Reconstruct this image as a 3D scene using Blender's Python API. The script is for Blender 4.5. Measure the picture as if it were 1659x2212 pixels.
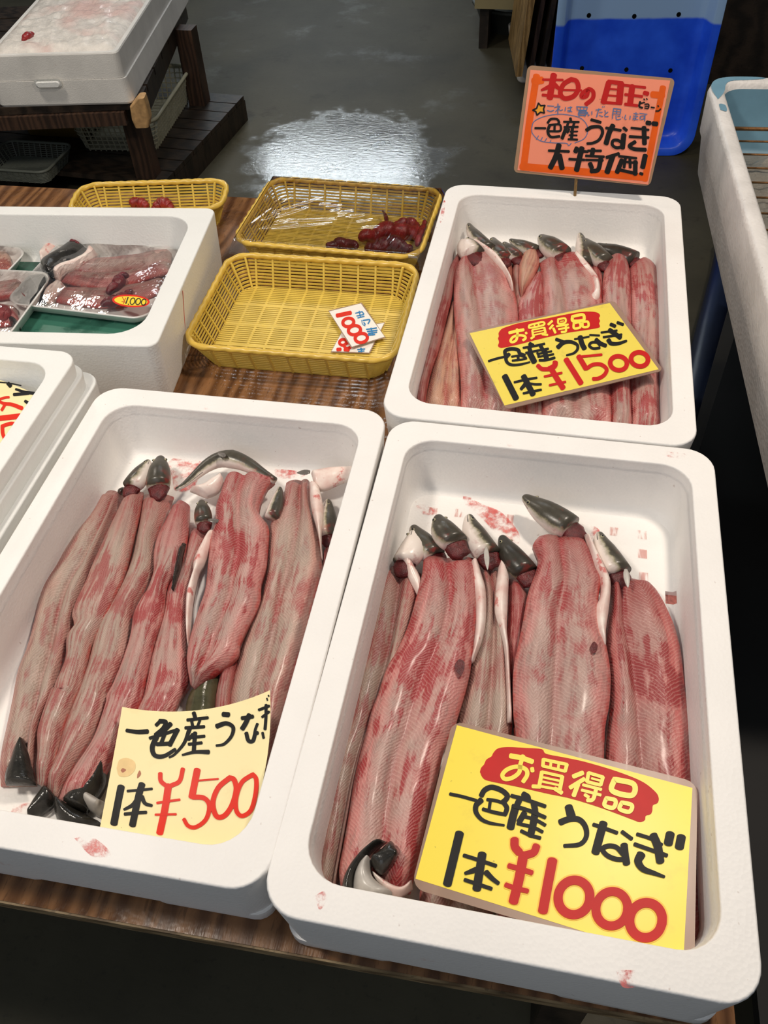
import bpy, bmesh, math, random
from mathutils import Vector, Matrix, noise as mnoise

# ------------------------------------------------------------------ clear
for o in list(bpy.data.objects):
    bpy.data.objects.remove(o, do_unlink=True)
random.seed(7)
SC = bpy.context.scene
COL = SC.collection
W_PX, H_PX = 1659.0, 2212.0
Z0 = 0.72            # height of the foam box rims above the floor
TZ = Z0 - 0.12       # table top

# ------------------------------------------------------------------ camera
F_PX = 1814.85
CAM = Vector((-0.029738, -0.515553, 0.766976 + Z0))
RIGHT = Vector((0.981258, 0.188811, -0.038513))
UP = Vector((-0.115841, 0.737699, 0.665117))
FWD = Vector((-0.153992, 0.648190, -0.745745))
cam_data = bpy.data.cameras.new('camera')
cam_data.sensor_fit = 'VERTICAL'
cam_data.sensor_height = 36.0
cam_data.lens = 36.0 * F_PX / H_PX
cam_data.clip_start = 0.02
cam = bpy.data.objects.new('camera', cam_data)
COL.objects.link(cam)
cam.matrix_world = Matrix((
    (RIGHT.x, UP.x, -FWD.x, CAM.x),
    (RIGHT.y, UP.y, -FWD.y, CAM.y),
    (RIGHT.z, UP.z, -FWD.z, CAM.z),
    (0, 0, 0, 1)))
SC.camera = cam

# ------------------------------------------------------------------ view, world, lights
SC.view_settings.view_transform = 'Standard'
SC.view_settings.look = 'None'
SC.view_settings.gamma = 1.0
SC.view_settings.use_curve_mapping = False
SC.view_settings.exposure = -0.16
wd = bpy.data.worlds.new('market_air')
SC.world = wd
wd.use_nodes = True
bg = wd.node_tree.nodes['Background']
bg.inputs['Color'].default_value = (0.80, 0.90, 1.0, 1)
bg.inputs['Strength'].default_value = 0.15


def area(name, loc, target, size, power, color, size_y=None):
    d = bpy.data.lights.new(name, 'AREA')
    d.energy = power
    d.color = color
    d.size = size
    if size_y:
        d.shape = 'RECTANGLE'
        d.size_y = size_y
    o = bpy.data.objects.new(name, d)
    COL.objects.link(o)
    o.location = loc
    o.rotation_euler = (Vector(target) - Vector(loc)).to_track_quat('-Z', 'Y').to_euler()
    return o


# warm shop lamp hanging over the counter, and the weaker one further along
area('shop_lamp_light', (0.52, 0.72, Z0 + 1.70), (-0.05, 0.10, Z0), 0.20, 23, (1.0, 0.875, 0.745))
area('shop_lamp_light', (-0.95, -0.22, Z0 + 1.5), (-0.6, 0.35, Z0), 0.22, 17, (1.0, 0.91, 0.80))
area('shop_lamp_light', (-1.75, 1.55, Z0 + 1.35), (-1.5, 2.3, 0.5), 0.22, 15, (1.0, 0.90, 0.78))
# the open market hall behind the customer lets cool daylight in
area('hall_daylight', (-0.5, -2.6, 2.9), (-0.2, 0.3, Z0), 2.2, 17.0, (0.84, 0.90, 1.0))


# ------------------------------------------------------------------ helpers
def ray(px, py):
    return (RIGHT * ((px - W_PX / 2) / F_PX) - UP * ((py - H_PX / 2) / F_PX) + FWD)


def at(px, py, z):
    """point of the horizontal plane at world height z seen at a photo pixel"""
    d = ray(px, py)
    return CAM + d * ((z - CAM.z) / d.z)


def on_plane(px, py, p0, n):
    d = ray(px, py)
    return CAM + d * ((Vector(p0) - CAM).dot(n) / d.dot(n))


ORIGIN = {}


def tag(o, label=None, cat=None, group=None, kind=None):
    if label:
        o['label'] = label
    if cat:
        o['category'] = cat
    if group:
        o['group'] = group
    if kind:
        o['kind'] = kind
    return o


def thing(name, loc, label, cat, group=None):
    o = bpy.data.objects.new(name, None)
    o.empty_display_size = 0.05
    COL.objects.link(o)
    o.location = loc
    ORIGIN[o.name] = Vector(loc)
    return tag(o, label, cat, group)


def obj(name, verts, faces, mat, parent=None, smooth=False, uv=None, par=None, loc=None, mats=None, fmat=None, label=None):
    org = Vector((0, 0, 0))
    if parent is not None:
        org = ORIGIN[parent.name]
    elif loc is not None:
        org = Vector(loc)
    me = bpy.data.meshes.new(name)
    me.from_pydata([tuple(Vector(v) - org) for v in verts], [], faces)
    for m in (mats or [mat]):
        me.materials.append(m)
    if fmat:
        for p, i in zip(me.polygons, fmat):
            p.material_index = i
    if smooth:
        me.polygons.foreach_set('use_smooth', [True] * len(me.polygons))
    if uv is not None:
        lay = me.uv_layers.new(name='UVMap')
        for l in me.loops:
            lay.data[l.index].uv = uv[l.vertex_index]
    if par is not None:
        ca = me.color_attributes.new('par', 'FLOAT_COLOR', 'POINT')
        for i, c in enumerate(par):
            ca.data[i].color = (*c, 1.0)
    me.update()
    o = bpy.data.objects.new(name, me)
    COL.objects.link(o)
    if parent is not None:
        o.parent = parent
    else:
        o.location = org
    ORIGIN[o.name] = org
    if label:
        o['label'] = label
    return o


class MB:
    """collects boxes, tubes and lofts into one mesh"""
    def __init__(self):
        self.v, self.f = [], []

    def add(self, v, f):
        b = len(self.v)
        self.v += [Vector(p) for p in v]
        self.f += [tuple(i + b for i in q) for q in f]
        return self

    def box(self, lo, hi, fr=None):
        (x0, y0, z0), (x1, y1, z1) = lo, hi
        v = [(x0, y0, z0), (x1, y0, z0), (x1, y1, z0), (x0, y1, z0), (x0, y0, z1), (x1, y0, z1), (x1, y1, z1), (x0, y1, z1)]
        if fr:
            v = [fr(*p) for p in v]
        return self.add(v, [(0, 3, 2, 1), (4, 5, 6, 7), (0, 1, 5, 4), (1, 2, 6, 5), (2, 3, 7, 6), (3, 0, 4, 7)])

    def loft(self, rings, cap0=True, cap1=True, closed=True):
        n = len(rings[0])
        v, f = [], []
        for r in rings:
            v += list(r)
        for i in range(len(rings) - 1):
            for j in range(n if closed else n - 1):
                k = (j + 1) % n
                f.append((i * n + j, i * n + k, (i + 1) * n + k, (i + 1) * n + j))
        if cap0:
            f.append(tuple(reversed(range(n))))
        if cap1:
            f.append(tuple(range((len(rings) - 1) * n, len(rings) * n)))
        return self.add(v, f)

    def tube(self, pts, r, n=8, closed=False, rmod=None):
        pts = [Vector(p) for p in pts]
        m = len(pts)
        rings = []
        up = Vector((0, 0, 1))
        for i, p in enumerate(pts):
            if closed:
                t = pts[(i + 1) % m] - pts[i - 1]
            else:
                t = pts[min(i + 1, m - 1)] - pts[max(i - 1, 0)]
            t.normalize()
            a = up.cross(t)
            if a.length < 1e-3:
                a = Vector((1, 0, 0)).cross(t)
            a.normalize()
            b = t.cross(a)
            rr_ = r[i] if isinstance(r, (list, tuple)) else r
            ring = []
            for k in range(n):
                th = 2 * math.pi * k / n
                q = rr_ * (rmod(i, th) if rmod else 1)
                ring.append(p + a * (q * math.cos(th)) + b * (q * math.sin(th)))
            rings.append(ring)
        if closed:
            rings.append(rings[0])
        return self.loft(rings, not closed, not closed)

    def build(self, name, mat, parent=None, smooth=False, loc=None, label=None):
        return obj(name, self.v, self.f, mat, parent, smooth, loc=loc, label=label)


def rr(w, l, r, n=6):
    """rounded rectangle, counter clockwise, centred"""
    r = max(min(r, w / 2 - 1e-4, l / 2 - 1e-4), 1e-4)
    out = []
    for cx, cy, a0 in ((w / 2 - r, -l / 2 + r, -90), (w / 2 - r, l / 2 - r, 0), (-w / 2 + r, l / 2 - r, 90), (-w / 2 + r, -l / 2 + r, 180)):
        for i in range(n + 1):
            a = math.radians(a0 + 90 * i / n)
            out.append((cx + r * math.cos(a), cy + r * math.sin(a)))
    return out


def frame(cx, cy, z, ang=0.0):
    c, s = math.cos(ang), math.sin(ang)
    return lambda x, y, h=0.0: Vector((cx + c * x - s * y, cy + s * x + c * y, z + h))


def bevel(o, w=0.002, seg=2):
    m = o.modifiers.new('bevel', 'BEVEL')
    m.width = w
    m.segments = seg
    m.limit_method = 'ANGLE'
    return o


def catmull(pts, n):
    """n points, evenly spaced along a smooth curve through pts (tuples of any length)"""
    P = [list(map(float, p)) for p in pts]
    if len(P) == 1:
        return [tuple(P[0])] * n
    Q = [[2 * a - b for a, b in zip(P[0], P[1])]] + P + [[2 * a - b for a, b in zip(P[-1], P[-2])]]
    dense = []
    for i in range(1, len(Q) - 2):
        p0, p1, p2, p3 = Q[i - 1], Q[i], Q[i + 1], Q[i + 2]
        for k in range(12):
            t = k / 12
            dense.append([0.5 * (2 * b + (c - a) * t + (2 * a - 5 * b + 4 * c - d) * t * t + (3 * b - a - 3 * c + d) * t ** 3)
                          for a, b, c, d in zip(p0, p1, p2, p3)])
    dense.append(P[-1])
    acc = [0]
    for a, b in zip(dense, dense[1:]):
        acc.append(acc[-1] + math.hypot(a[0] - b[0], a[1] - b[1]))
    out, j = [], 0
    for i in range(n):
        s = acc[-1] * i / (n - 1)
        while j < len(acc) - 2 and acc[j + 1] < s:
            j += 1
        d = acc[j + 1] - acc[j]
        t = (s - acc[j]) / d if d > 1e-9 else 0
        out.append(tuple(a + (b - a) * t for a, b in zip(dense[j], dense[j + 1])))
    return out


def sstep(a, b, x):
    t = max(0, min(1, (x - a) / (b - a)))
    return t * t * (3 - 2 * t)


# ------------------------------------------------------------------ materials
def srgb(r, g, b):
    f = lambda c: (c / 255 / 12.92) if c <= 10.3 else ((c / 255 + 0.055) / 1.055) ** 2.4
    return (f(r), f(g), f(b), 1.0)


class NT:
    def __init__(self, name, rough=0.5, **kw):
        self.m = bpy.data.materials.new(name)
        self.m.use_nodes = True
        self.t = self.m.node_tree
        self.b = self.t.nodes['Principled BSDF']
        self.b.inputs['Roughness'].default_value = rough
        for k, v in kw.items():
            self.b.inputs[k.replace('_', ' ')].default_value = v

    def n(self, typ, **kw):
        nd = self.t.nodes.new(typ)
        for k, v in kw.items():
            if k in nd.inputs and not hasattr(nd, k):
                nd.inputs[k].default_value = v
            else:
                setattr(nd, k, v)
        return nd

    def l(self, a, b):
        self.t.links.new(a, b)

    def math(self, op, a, b=None, c=None, clamp=False):
        nd = self.t.nodes.new('ShaderNodeMath')
        nd.operation = op
        nd.use_clamp = clamp
        for i, x in enumerate((a, b, c)):
            if x is None:
                continue
            if isinstance(x, (int, float)):
                nd.inputs[i].default_value = x
            else:
                self.l(x, nd.inputs[i])
        return nd.outputs[0]

    def mix(self, fac, a, b):
        nd = self.t.nodes.new('ShaderNodeMix')
        nd.data_type = 'RGBA'
        for s, x in ((nd.inputs[0], fac), (nd.inputs[6], a), (nd.inputs[7], b)):
            if isinstance(x, (int, float, tuple)):
                s.default_value = x
            else:
                self.l(x, s)
        return nd.outputs[2]

    def ramp(self, fac, stops):
        nd = self.t.nodes.new('ShaderNodeValToRGB')
        e = nd.color_ramp.elements
        while len(e) < len(stops):
            e.new(0.5)
        for x, (p, c) in zip(e, stops):
            x.position = p
            x.color = c
        self.l(fac, nd.inputs[0])
        return nd.outputs[0]

    def sm(self, x, a, b):
        nd = self.t.nodes.new('ShaderNodeMapRange')
        nd.interpolation_type = 'SMOOTHSTEP'
        self.l(x, nd.inputs[0])
        nd.inputs[1].default_value = a
        nd.inputs[2].default_value = b
        return nd.outputs[0]

    def noise(self, scale, detail=4, vec=None, rough=0.55, out=0):
        nd = self.n('ShaderNodeTexNoise')
        nd.inputs['Scale'].default_value = scale
        nd.inputs['Detail'].default_value = detail
        nd.inputs['Roughness'].default_value = rough
        if vec is not None:
            self.l(vec, nd.inputs['Vector'])
        return nd.outputs[out]

    def obj(self, scale=(1, 1, 1)):
        tc = self.n('ShaderNodeTexCoord')
        mp = self.n('ShaderNodeMapping')
        mp.inputs['Scale'].default_value = scale
        self.l(tc.outputs['Object'], mp.inputs['Vector'])
        return mp.outputs[0]

    def col(self, c):
        s = self.b.inputs['Base Color']
        if isinstance(c, tuple):
            s.default_value = c
        else:
            self.l(c, s)
        return self

    def bump(self, h, strength=0.3, dist=0.002):
        nd = self.n('ShaderNodeBump')
        nd.inputs['Strength'].default_value = strength
        nd.inputs['Distance'].default_value = dist
        self.l(h, nd.inputs['Height'])
        self.l(nd.outputs[0], self.b.inputs['Normal'])
        return self


def plain(name, c, rough=0.5, var=0.12, scale=20, bump=0.0, **kw):
    n = NT(name, rough, **kw)
    f = n.noise(scale, 5, n.obj())
    d = tuple(max(0, x * (1 - var)) for x in c[:3]) + (1,)
    l = tuple(min(1, x * (1 + var * 0.6)) for x in c[:3]) + (1,)
    n.col(n.ramp(f, [(0.3, d), (0.7, l)]))
    if bump:
        n.bump(n.noise(scale * 6, 3, n.obj()), bump, 0.002)
    return n.m


def foam(name, c, dirt=0.06, stain=None):
    n = NT(name, 0.55)
    v = n.n('ShaderNodeTexVoronoi')
    v.inputs['Scale'].default_value = 260
    o = n.obj()
    n.l(o, v.inputs['Vector'])
    big = n.noise(9, 4, o)
    c2 = tuple(x * (1 - dirt) for x in c[:3]) + (1,)
    base = n.ramp(big, [(0.35, c2), (0.62, c)])
    if stain:
        s = n.sm(n.noise(26, 6, o, 0.7), 0.66, 0.80)
        base = n.mix(n.math('MULTIPLY', s, 0.45), base, stain)
        sp = n.sm(n.noise(120, 2, o, 0.5), 0.73, 0.78)
        base = n.mix(n.math('MULTIPLY', sp, 0.35), base, srgb(150, 110, 90))
    n.col(base)
    n.bump(v.outputs['Distance'], 0.22, 0.0012)
    return n.m


def flesh_mat(name, grey, pink, red, redness=0.5):
    """opened eel flesh: u runs across (groove at 0.5), v along in metres; par.r = position head to tail, par.g = how red"""
    n = NT(name, 0.30)
    n.b.inputs['Specular IOR Level'].default_value = 0.5
    n.b.inputs['Coat Weight'].default_value = 0.12
    n.b.inputs['Coat Roughness'].default_value = 0.16
    uvn = n.n('ShaderNodeUVMap')
    sx = n.n('ShaderNodeSeparateXYZ')
    n.l(uvn.outputs[0], sx.inputs[0])
    u, v = sx.outputs[0], sx.outputs[1]
    at_ = n.n('ShaderNodeAttribute', attribute_name='par')
    sp = n.n('ShaderNodeSeparateColor')
    n.l(at_.outputs['Color'], sp.inputs[0])
    pos, rd = sp.outputs[0], sp.outputs[1]
    o = n.obj()
    du = n.math('ABSOLUTE', n.math('SUBTRACT', u, 0.5))          # 0 groove .. 0.5 edge
    big = n.noise(22, 4, o)
    mid = n.noise(70, 5, o, 0.6)
    # broad colour: grey in the middle of each lobe, pink to the outside
    e = n.math('ADD', n.sm(du, 0.22, 0.5), n.math('MULTIPLY', n.math('SUBTRACT', big, 0.5), 1.5))
    e = n.math('ADD', e, n.math('MULTIPLY', rd, 0.55), clamp=True)
    c = n.ramp(e, [(0.25, grey), (0.85, pink)])
    sv = n.n('ShaderNodeCombineXYZ')
    n.l(n.math('MULTIPLY', u, 7.0), sv.inputs[0])
    n.l(n.math('MULTIPLY', v, 11.0), sv.inputs[1])
    n.l(n.math('MULTIPLY', rd, 37.0), sv.inputs[2])
    strk = n.noise(1.6, 5, sv.outputs[0], 0.6)
    c = n.mix(n.math('MULTIPLY', n.sm(strk, 0.46, 0.64), 0.50), c, srgb(138, 116, 108))
    c = n.mix(n.math('MULTIPLY', n.sm(n.math('SUBTRACT', 1.0, strk), 0.53, 0.68), 0.22), c, srgb(214, 176, 166))
    # red blushes: head end, groove and patches
    r1 = n.math('MULTIPLY', n.math('SUBTRACT', 1.0, n.sm(pos, 0.0, 0.22)), 0.75)
    r2 = n.math('MULTIPLY', n.math('SUBTRACT', 1.0, n.sm(du, 0.0, 0.10)), 0.40)
    r3 = n.math('MULTIPLY', n.sm(n.math('ADD', n.math('MULTIPLY', n.noise(16, 5, o, 0.65), 0.55), n.math('MULTIPLY', strk, 0.45)), 0.49, 0.60), 1.35)
    r = n.math('ADD', n.math('ADD', r1, r2), n.math('MULTIPLY', r3, n.math('ADD', rd, 0.35)))
    r = n.math('MULTIPLY', r, n.math('ADD', 0.35, n.math('MULTIPLY', mid, 1.1)), clamp=True)
    r = n.math('MULTIPLY', r, 0.35 + redness)
    c = n.mix(n.math('MINIMUM', r, 0.92), c, red)
    # herringbone muscle lines
    ph = n.math('ADD', n.math('MULTIPLY', v, 210.0), n.math('MULTIPLY', n.math('ABSOLUTE', n.math('SUBTRACT', du, 0.27)), 22.0))
    ph = n.math('ADD', ph, n.math('MULTIPLY', big, 6.0))
    st = n.math('SINE', n.math('MULTIPLY', ph, 6.2832))
    st01 = n.math('MULTIPLY_ADD', st, 0.5, 0.5)
    c = n.mix(n.math('MULTIPLY', n.sm(st01, 0.62, 1.0), 0.15), c, srgb(238, 205, 190))
    # little red flecks in rows
    fl = n.n('ShaderNodeTexVoronoi')
    fl.inputs['Scale'].default_value = 62
    fl.inputs['Randomness'].default_value = 0.9
    mp = n.n('ShaderNodeCombineXYZ')
    n.l(n.math('MULTIPLY', u, 0.16), mp.inputs[0])
    n.l(n.math('MULTIPLY', v, 1.0), mp.inputs[1])
    n.l(big, mp.inputs[2])
    n.l(mp.outputs[0], fl.inputs['Vector'])
    fk = n.math('SUBTRACT', 1.0, n.sm(fl.outputs['Distance'], 0.05, 0.22))
    fk = n.math('MULTIPLY', fk, n.sm(mid, 0.46, 0.60))
    c = n.mix(n.math('MULTIPLY', fk, 0.8), c, srgb(140, 28, 30))
    # bright bloodied rim of the belly edge
    ed = n.math('MULTIPLY', n.sm(du, 0.445, 0.49), n.sm(mid, 0.40, 0.60))
    c = n.mix(n.math('MULTIPLY', ed, 0.55), c, srgb(205, 70, 62))
    n.col(c)
    n.l(n.math('MULTIPLY_ADD', mid, 0.30, 0.26), n.b.inputs['Roughness'])
    h = n.math('ADD', n.math('MULTIPLY', st01, 0.25), n.math('MULTIPLY', n.noise(330, 3, o), 1.3))
    n.bump(h, 0.5, 0.0014)
    return n.m


def skin_mat(name, back, belly, lo=0.30, hi=0.40, blood=0.6):
    """eel head / skin: u = angle from the back (0) to the belly (1), v = along"""
    n = NT(name, 0.30)
    n.b.inputs['Specular IOR Level'].default_value = 0.5
    uvn = n.n('ShaderNodeUVMap')
    sx = n.n('ShaderNodeSeparateXYZ')
    n.l(uvn.outputs[0], sx.inputs[0])
    u, v = sx.outputs[0], sx.outputs[1]
    o = n.obj()
    nz = n.noise(90, 6, o, 0.65)
    uu = n.math('ADD', u, n.math('MULTIPLY', n.math('SUBTRACT', nz, 0.5), 0.28))
    f = n.sm(uu, lo, hi)
    dk = tuple(x * 0.55 for x in back[:3]) + (1,)
    bk = n.ramp(n.noise(55, 5, o, 0.7), [(0.35, dk), (0.68, back)])
    gl = n.ramp(uu, [(lo - 0.02, bk if False else back), (lo + 0.06, srgb(148, 140, 112)), (hi + 0.1, belly)])
    c = n.mix(f, bk, gl)
    # mouth line and gill blush
    mo = n.math('MULTIPLY', n.math('LESS_THAN', n.math('ABSOLUTE', n.math('SUBTRACT', u, 0.56)), 0.022), n.math('GREATER_THAN', v, 0.74))
    c = n.mix(n.math('MULTIPLY', mo, 0.85), c, srgb(28, 24, 22))
    rb = n.math('MULTIPLY', n.sm(n.noise(45, 4, o, 0.6), 0.52, 0.66), n.math('SUBTRACT', 1.0, n.sm(v, 0.02, 0.45)))
    c = n.mix(n.math('MULTIPLY', rb, blood), c, srgb(150, 45, 42))
    n.col(c)
    n.bump(n.noise(300, 3, o), 0.15, 0.0008)
    return n.m


M = {}
M['foam'] = foam('foam_white', srgb(243, 240, 236), 0.05, srgb(214, 160, 150))
M['foam_clean'] = foam('foam_clean', srgb(240, 240, 236), 0.04)
M['foam_old'] = foam('foam_old', srgb(225, 222, 216), 0.14, srgb(150, 135, 120))
M['tray_white'] = plain('tray_white', srgb(238, 236, 232), 0.35, 0.03)
M['flesh_grey'] = flesh_mat('flesh_grey', srgb(166, 146, 132), srgb(182, 136, 124), srgb(150, 48, 50), 0.42)
M['flesh_pink'] = flesh_mat('flesh_pink', srgb(174, 142, 132), srgb(196, 128, 122), srgb(156, 46, 50), 0.60)
M['flesh_red'] = flesh_mat('flesh_red', srgb(166, 122, 114), srgb(182, 98, 94), srgb(140, 34, 38), 0.85)
M['flesh_orange'] = flesh_mat('flesh_orange', srgb(196, 152, 126), srgb(206, 132, 112), srgb(166, 70, 60), 0.4)
M['head'] = skin_mat('eel_head_skin', srgb(80, 75, 64), srgb(226, 212, 202), 0.36, 0.46)
M['head_white'] = skin_mat('eel_head_pale', srgb(96, 94, 80), srgb(234, 222, 212), 0.20, 0.30)
M['head_dark'] = skin_mat('eel_head_dark', srgb(62, 58, 50), srgb(196, 178, 160), 0.60, 0.72, 0.4)
M['skin_dark'] = plain('eel_dark_skin', srgb(46, 44, 40), 0.18, 0.5, 60, 0.2)
M['skin_olive'] = plain('eel_olive_skin', srgb(86, 84, 60), 0.2, 0.45, 45, 0.2)


def belly_mat():
    n = NT('eel_belly_skin', 0.28)
    o = n.obj()
    c = n.ramp(n.noise(40, 4, o), [(0.35, srgb(222, 190, 180)), (0.65, srgb(242, 230, 220))])
    s = n.sm(n.noise(60, 5, o, 0.65), 0.57, 0.68)
    n.col(n.mix(n.math('MULTIPLY', s, 0.75), c, srgb(196, 62, 58)))
    n.bump(n.noise(200, 3, o), 0.15, 0.001)
    return n.m


M['belly'] = belly_mat()
M['blood'] = plain('cut_flesh_blood', srgb(96, 26, 28), 0.28, 0.55, 130, 0.5)
M['offal'] = plain('offal_red', srgb(150, 44, 44), 0.15, 0.4, 90, 0.4)
M['offal_dark'] = plain('offal_maroon', srgb(104, 36, 42), 0.15, 0.4, 90, 0.4)
M['eye'] = plain('eye_ring', srgb(168, 160, 130), 0.2, 0.05)
M['pupil'] = plain('pupil_black', srgb(14, 14, 14), 0.08, 0.0)
M['fin'] = plain('fin_skin', srgb(104, 98, 92), 0.3, 0.3, 80)
M['fin_pale'] = plain('fin_pale_skin', srgb(186, 180, 172), 0.3, 0.2, 80)


def wood(name, a, b, rough=0.5, grain=(1, 1, 1), sc=6, wet=False):
    n = NT(name, rough)
    o = n.obj(grain)
    ns = n.noise(sc, 6, o, 0.6)
    wv = n.n('ShaderNodeTexWave')
    wv.inputs['Scale'].default_value = sc * 0.55
    wv.inputs['Distortion'].default_value = 9
    wv.inputs['Detail'].default_value = 4
    wv.inputs['Detail Scale'].default_value = 1.4
    n.l(o, wv.inputs['Vector'])
    f = n.math('ADD', n.math('MULTIPLY', ns, 0.6), n.math('MULTIPLY', wv.outputs['Fac'], 0.4))
    c = n.ramp(f, [(0.28, a), (0.72, b)])
    fine = n.noise(sc * 14, 3, o)
    c = n.mix(n.math('MULTIPLY', n.sm(fine, 0.56, 0.66), 0.45), c, tuple(x * 0.45 for x in a[:3]) + (1,))
    n.col(c)
    if wet:
        w = n.noise(7, 3, n.obj())
        n.l(n.ramp(w, [(0.42, (0.08,) * 3 + (1,)), (0.62, (0.42,) * 3 + (1,))]), n.b.inputs['Roughness'])
        n.bump(n.math('ADD', fine, n.math('MULTIPLY', n.noise(60, 2, n.obj()), 1.5)), 0.18, 0.002)
    else:
        n.bump(fine, 0.3, 0.002)
    return n.m


M['table'] = wood('table_plywood', srgb(90, 58, 34), srgb(142, 100, 64), 0.35, (4.5, 0.6, 1), 5, True)
M['table_edge'] = wood('plywood_edge', srgb(96, 76, 50), srgb(156, 132, 96), 0.6, (1, 1, 14), 8)
M['dark_wood'] = wood('dark_wet_wood', srgb(30, 24, 19), srgb(58, 46, 36), 0.45, (1.5, 8, 2), 5)
M['brown_wood'] = wood('brown_wood', srgb(44, 30, 22), srgb(76, 54, 40), 0.5, (6, 6, 1), 5)
M['tan_wood'] = wood('tan_wood', srgb(120, 92, 50), srgb(170, 136, 84), 0.5, (6, 6, 1), 6)
M['splinter'] = plain('broken_wood', srgb(190, 150, 100), 0.6, 0.3, 60)
M['yellow'] = plain('yellow_plastic', srgb(230, 200, 92), 0.33, 0.10, 30)
M['yellow_rim'] = plain('yellow_plastic_rim', srgb(226, 188, 80), 0.3, 0.08, 40)
M['white_basket'] = plain('cream_plastic', srgb(188, 184, 158), 0.4, 0.1, 12)
M['grey_basket'] = plain('grey_plastic', srgb(120, 124, 114), 0.4, 0.1, 12)
M['blue'] = None
M['rust'] = plain('rusty_wire', srgb(150, 104, 62), 0.35, 0.45, 90, 0.3, Metallic=0.6)
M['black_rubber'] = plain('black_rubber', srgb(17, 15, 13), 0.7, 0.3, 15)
M['navy'] = plain('navy_plastic', srgb(14, 26, 52), 0.4, 0.2, 10)
M['green'] = None
M['paper_y'] = None
M['ink_black'] = plain('black_ink', srgb(30, 30, 30), 0.5, 0.15, 60, Specular_IOR_Level=0.2)
M['ink_red'] = plain('red_ink', srgb(196, 34, 32), 0.45, 0.06, 30, Specular_IOR_Level=0.2)
M['ink_red_orange'] = plain('vermilion_ink', srgb(222, 48, 28), 0.45, 0.05, 30, Specular_IOR_Level=0.2)
M['ink_blue'] = plain('blue_ink', srgb(96, 122, 168), 0.5, 0.1, 60, Specular_IOR_Level=0.2)
M['ink_blue2'] = plain('bright_blue_ink', srgb(40, 130, 190), 0.5, 0.1, 60)
M['ink_orange'] = plain('orange_marker', srgb(238, 98, 26), 0.45, 0.12, 25, Specular_IOR_Level=0.2)
M['ink_halo'] = plain('orange_glow_print', srgb(250, 196, 50), 0.45, 0.03, 25)
M['ink_pen'] = plain('red_pen', srgb(214, 70, 60), 0.5, 0.05)
M['star'] = plain('star_yellow', srgb(246, 170, 40), 0.45, 0.12, 90)


def paper(name, c, dirt, amt=0.35, rough=0.32):
    n = NT(name, rough)
    o = n.obj()
    f = n.sm(n.noise(28, 5, o, 0.65), 0.55, 0.78)
    n.b.inputs['Specular IOR Level'].default_value = 0.25
    sp = n.sm(n.noise(150, 2, o), 0.74, 0.80)
    cc = n.mix(n.math('MULTIPLY', f, amt), c, dirt)
    n.col(n.mix(n.math('MULTIPLY', sp, 0.5), cc, srgb(130, 110, 60)))
    return n.m


M['paper_y'] = paper('yellow_card', srgb(250, 226, 84), srgb(214, 188, 80), 0.35)
M['paper_y2'] = paper('yellow_card_worn', srgb(236, 214, 92), srgb(186, 170, 70), 0.6)
M['paper_cream'] = paper('cream_card', srgb(247, 232, 178), srgb(232, 206, 150), 0.4, 0.5)
M['paper_salmon'] = paper('salmon_card', srgb(250, 152, 122), srgb(226, 136, 104), 0.35)
M['paper_white'] = paper('white_card', srgb(246, 240, 232), srgb(230, 220, 214), 0.2)
M['board'] = paper('cardboard', srgb(164, 132, 104), srgb(132, 104, 80), 0.5, 0.5)
M['ink_yellow'] = M['paper_y']


def clear(name, tint, alpha, rough=0.08, wr=None):
    n = NT(name, rough)
    n.b.inputs['Base Color'].default_value = tint
    n.b.inputs['Alpha'].default_value = alpha
    n.b.inputs['Specular IOR Level'].default_value = 0.6
    o = n.obj(wr or (1, 1, 1))
    return n.m


M['laminate'] = clear('clear_laminate', srgb(172, 142, 122), 0.6, 0.3)


def film_mat(name, wr, strength, dist, scale, tr=(0.97, 0.97, 0.97, 1)):
    m = bpy.data.materials.new(name)
    m.use_nodes = True
    t = m.node_tree
    t.nodes.remove(t.nodes['Principled BSDF'])
    out = t.nodes['Material Output']
    tr_ = t.nodes.new('ShaderNodeBsdfTransparent')
    tr_.inputs[0].default_value = tr
    gl = t.nodes.new('ShaderNodeBsdfGlossy')
    gl.inputs['Roughness'].default_value = 0.06
    mx = t.nodes.new('ShaderNodeMixShader')
    fr = t.nodes.new('ShaderNodeFresnel')
    fr.inputs['IOR'].default_value = 1.5
    tc = t.nodes.new('ShaderNodeTexCoord')
    mp = t.nodes.new('ShaderNodeMapping')
    mp.inputs['Scale'].default_value = wr
    mp.inputs['Rotation'].default_value = (0, 0, math.radians(38))
    nz = t.nodes.new('ShaderNodeTexNoise')
    nz.inputs['Scale'].default_value = scale
    nz.inputs['Detail'].default_value = 4
    bp = t.nodes.new('ShaderNodeBump')
    bp.inputs['Strength'].default_value = strength
    bp.inputs['Distance'].default_value = dist
    L = t.links.new
    L(tc.outputs['Object'], mp.inputs[0])
    L(mp.outputs[0], nz.inputs['Vector'])
    L(nz.outputs[0], bp.inputs['Height'])
    L(bp.outputs[0], gl.inputs['Normal'])
    L(bp.outputs[0], fr.inputs['Normal'])
    ad = t.nodes.new('ShaderNodeMath')
    ad.operation = 'ADD'
    ad.use_clamp = True
    ad.inputs[1].default_value = 0.09
    L(fr.outputs[0], ad.inputs[0])
    L(ad.outputs[0], mx.inputs[0])
    L(tr_.outputs[0], mx.inputs[1])
    L(gl.outputs[0], mx.inputs[2])
    L(mx.outputs[0], out.inputs['Surface'])
    return m


M['film'] = film_mat('cling_film', (12, 1.0, 1), 0.8, 0.004, 5)
M['film_soft'] = film_mat('cling_film_taut', (4, 2, 1), 0.8, 0.010, 5)


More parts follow.
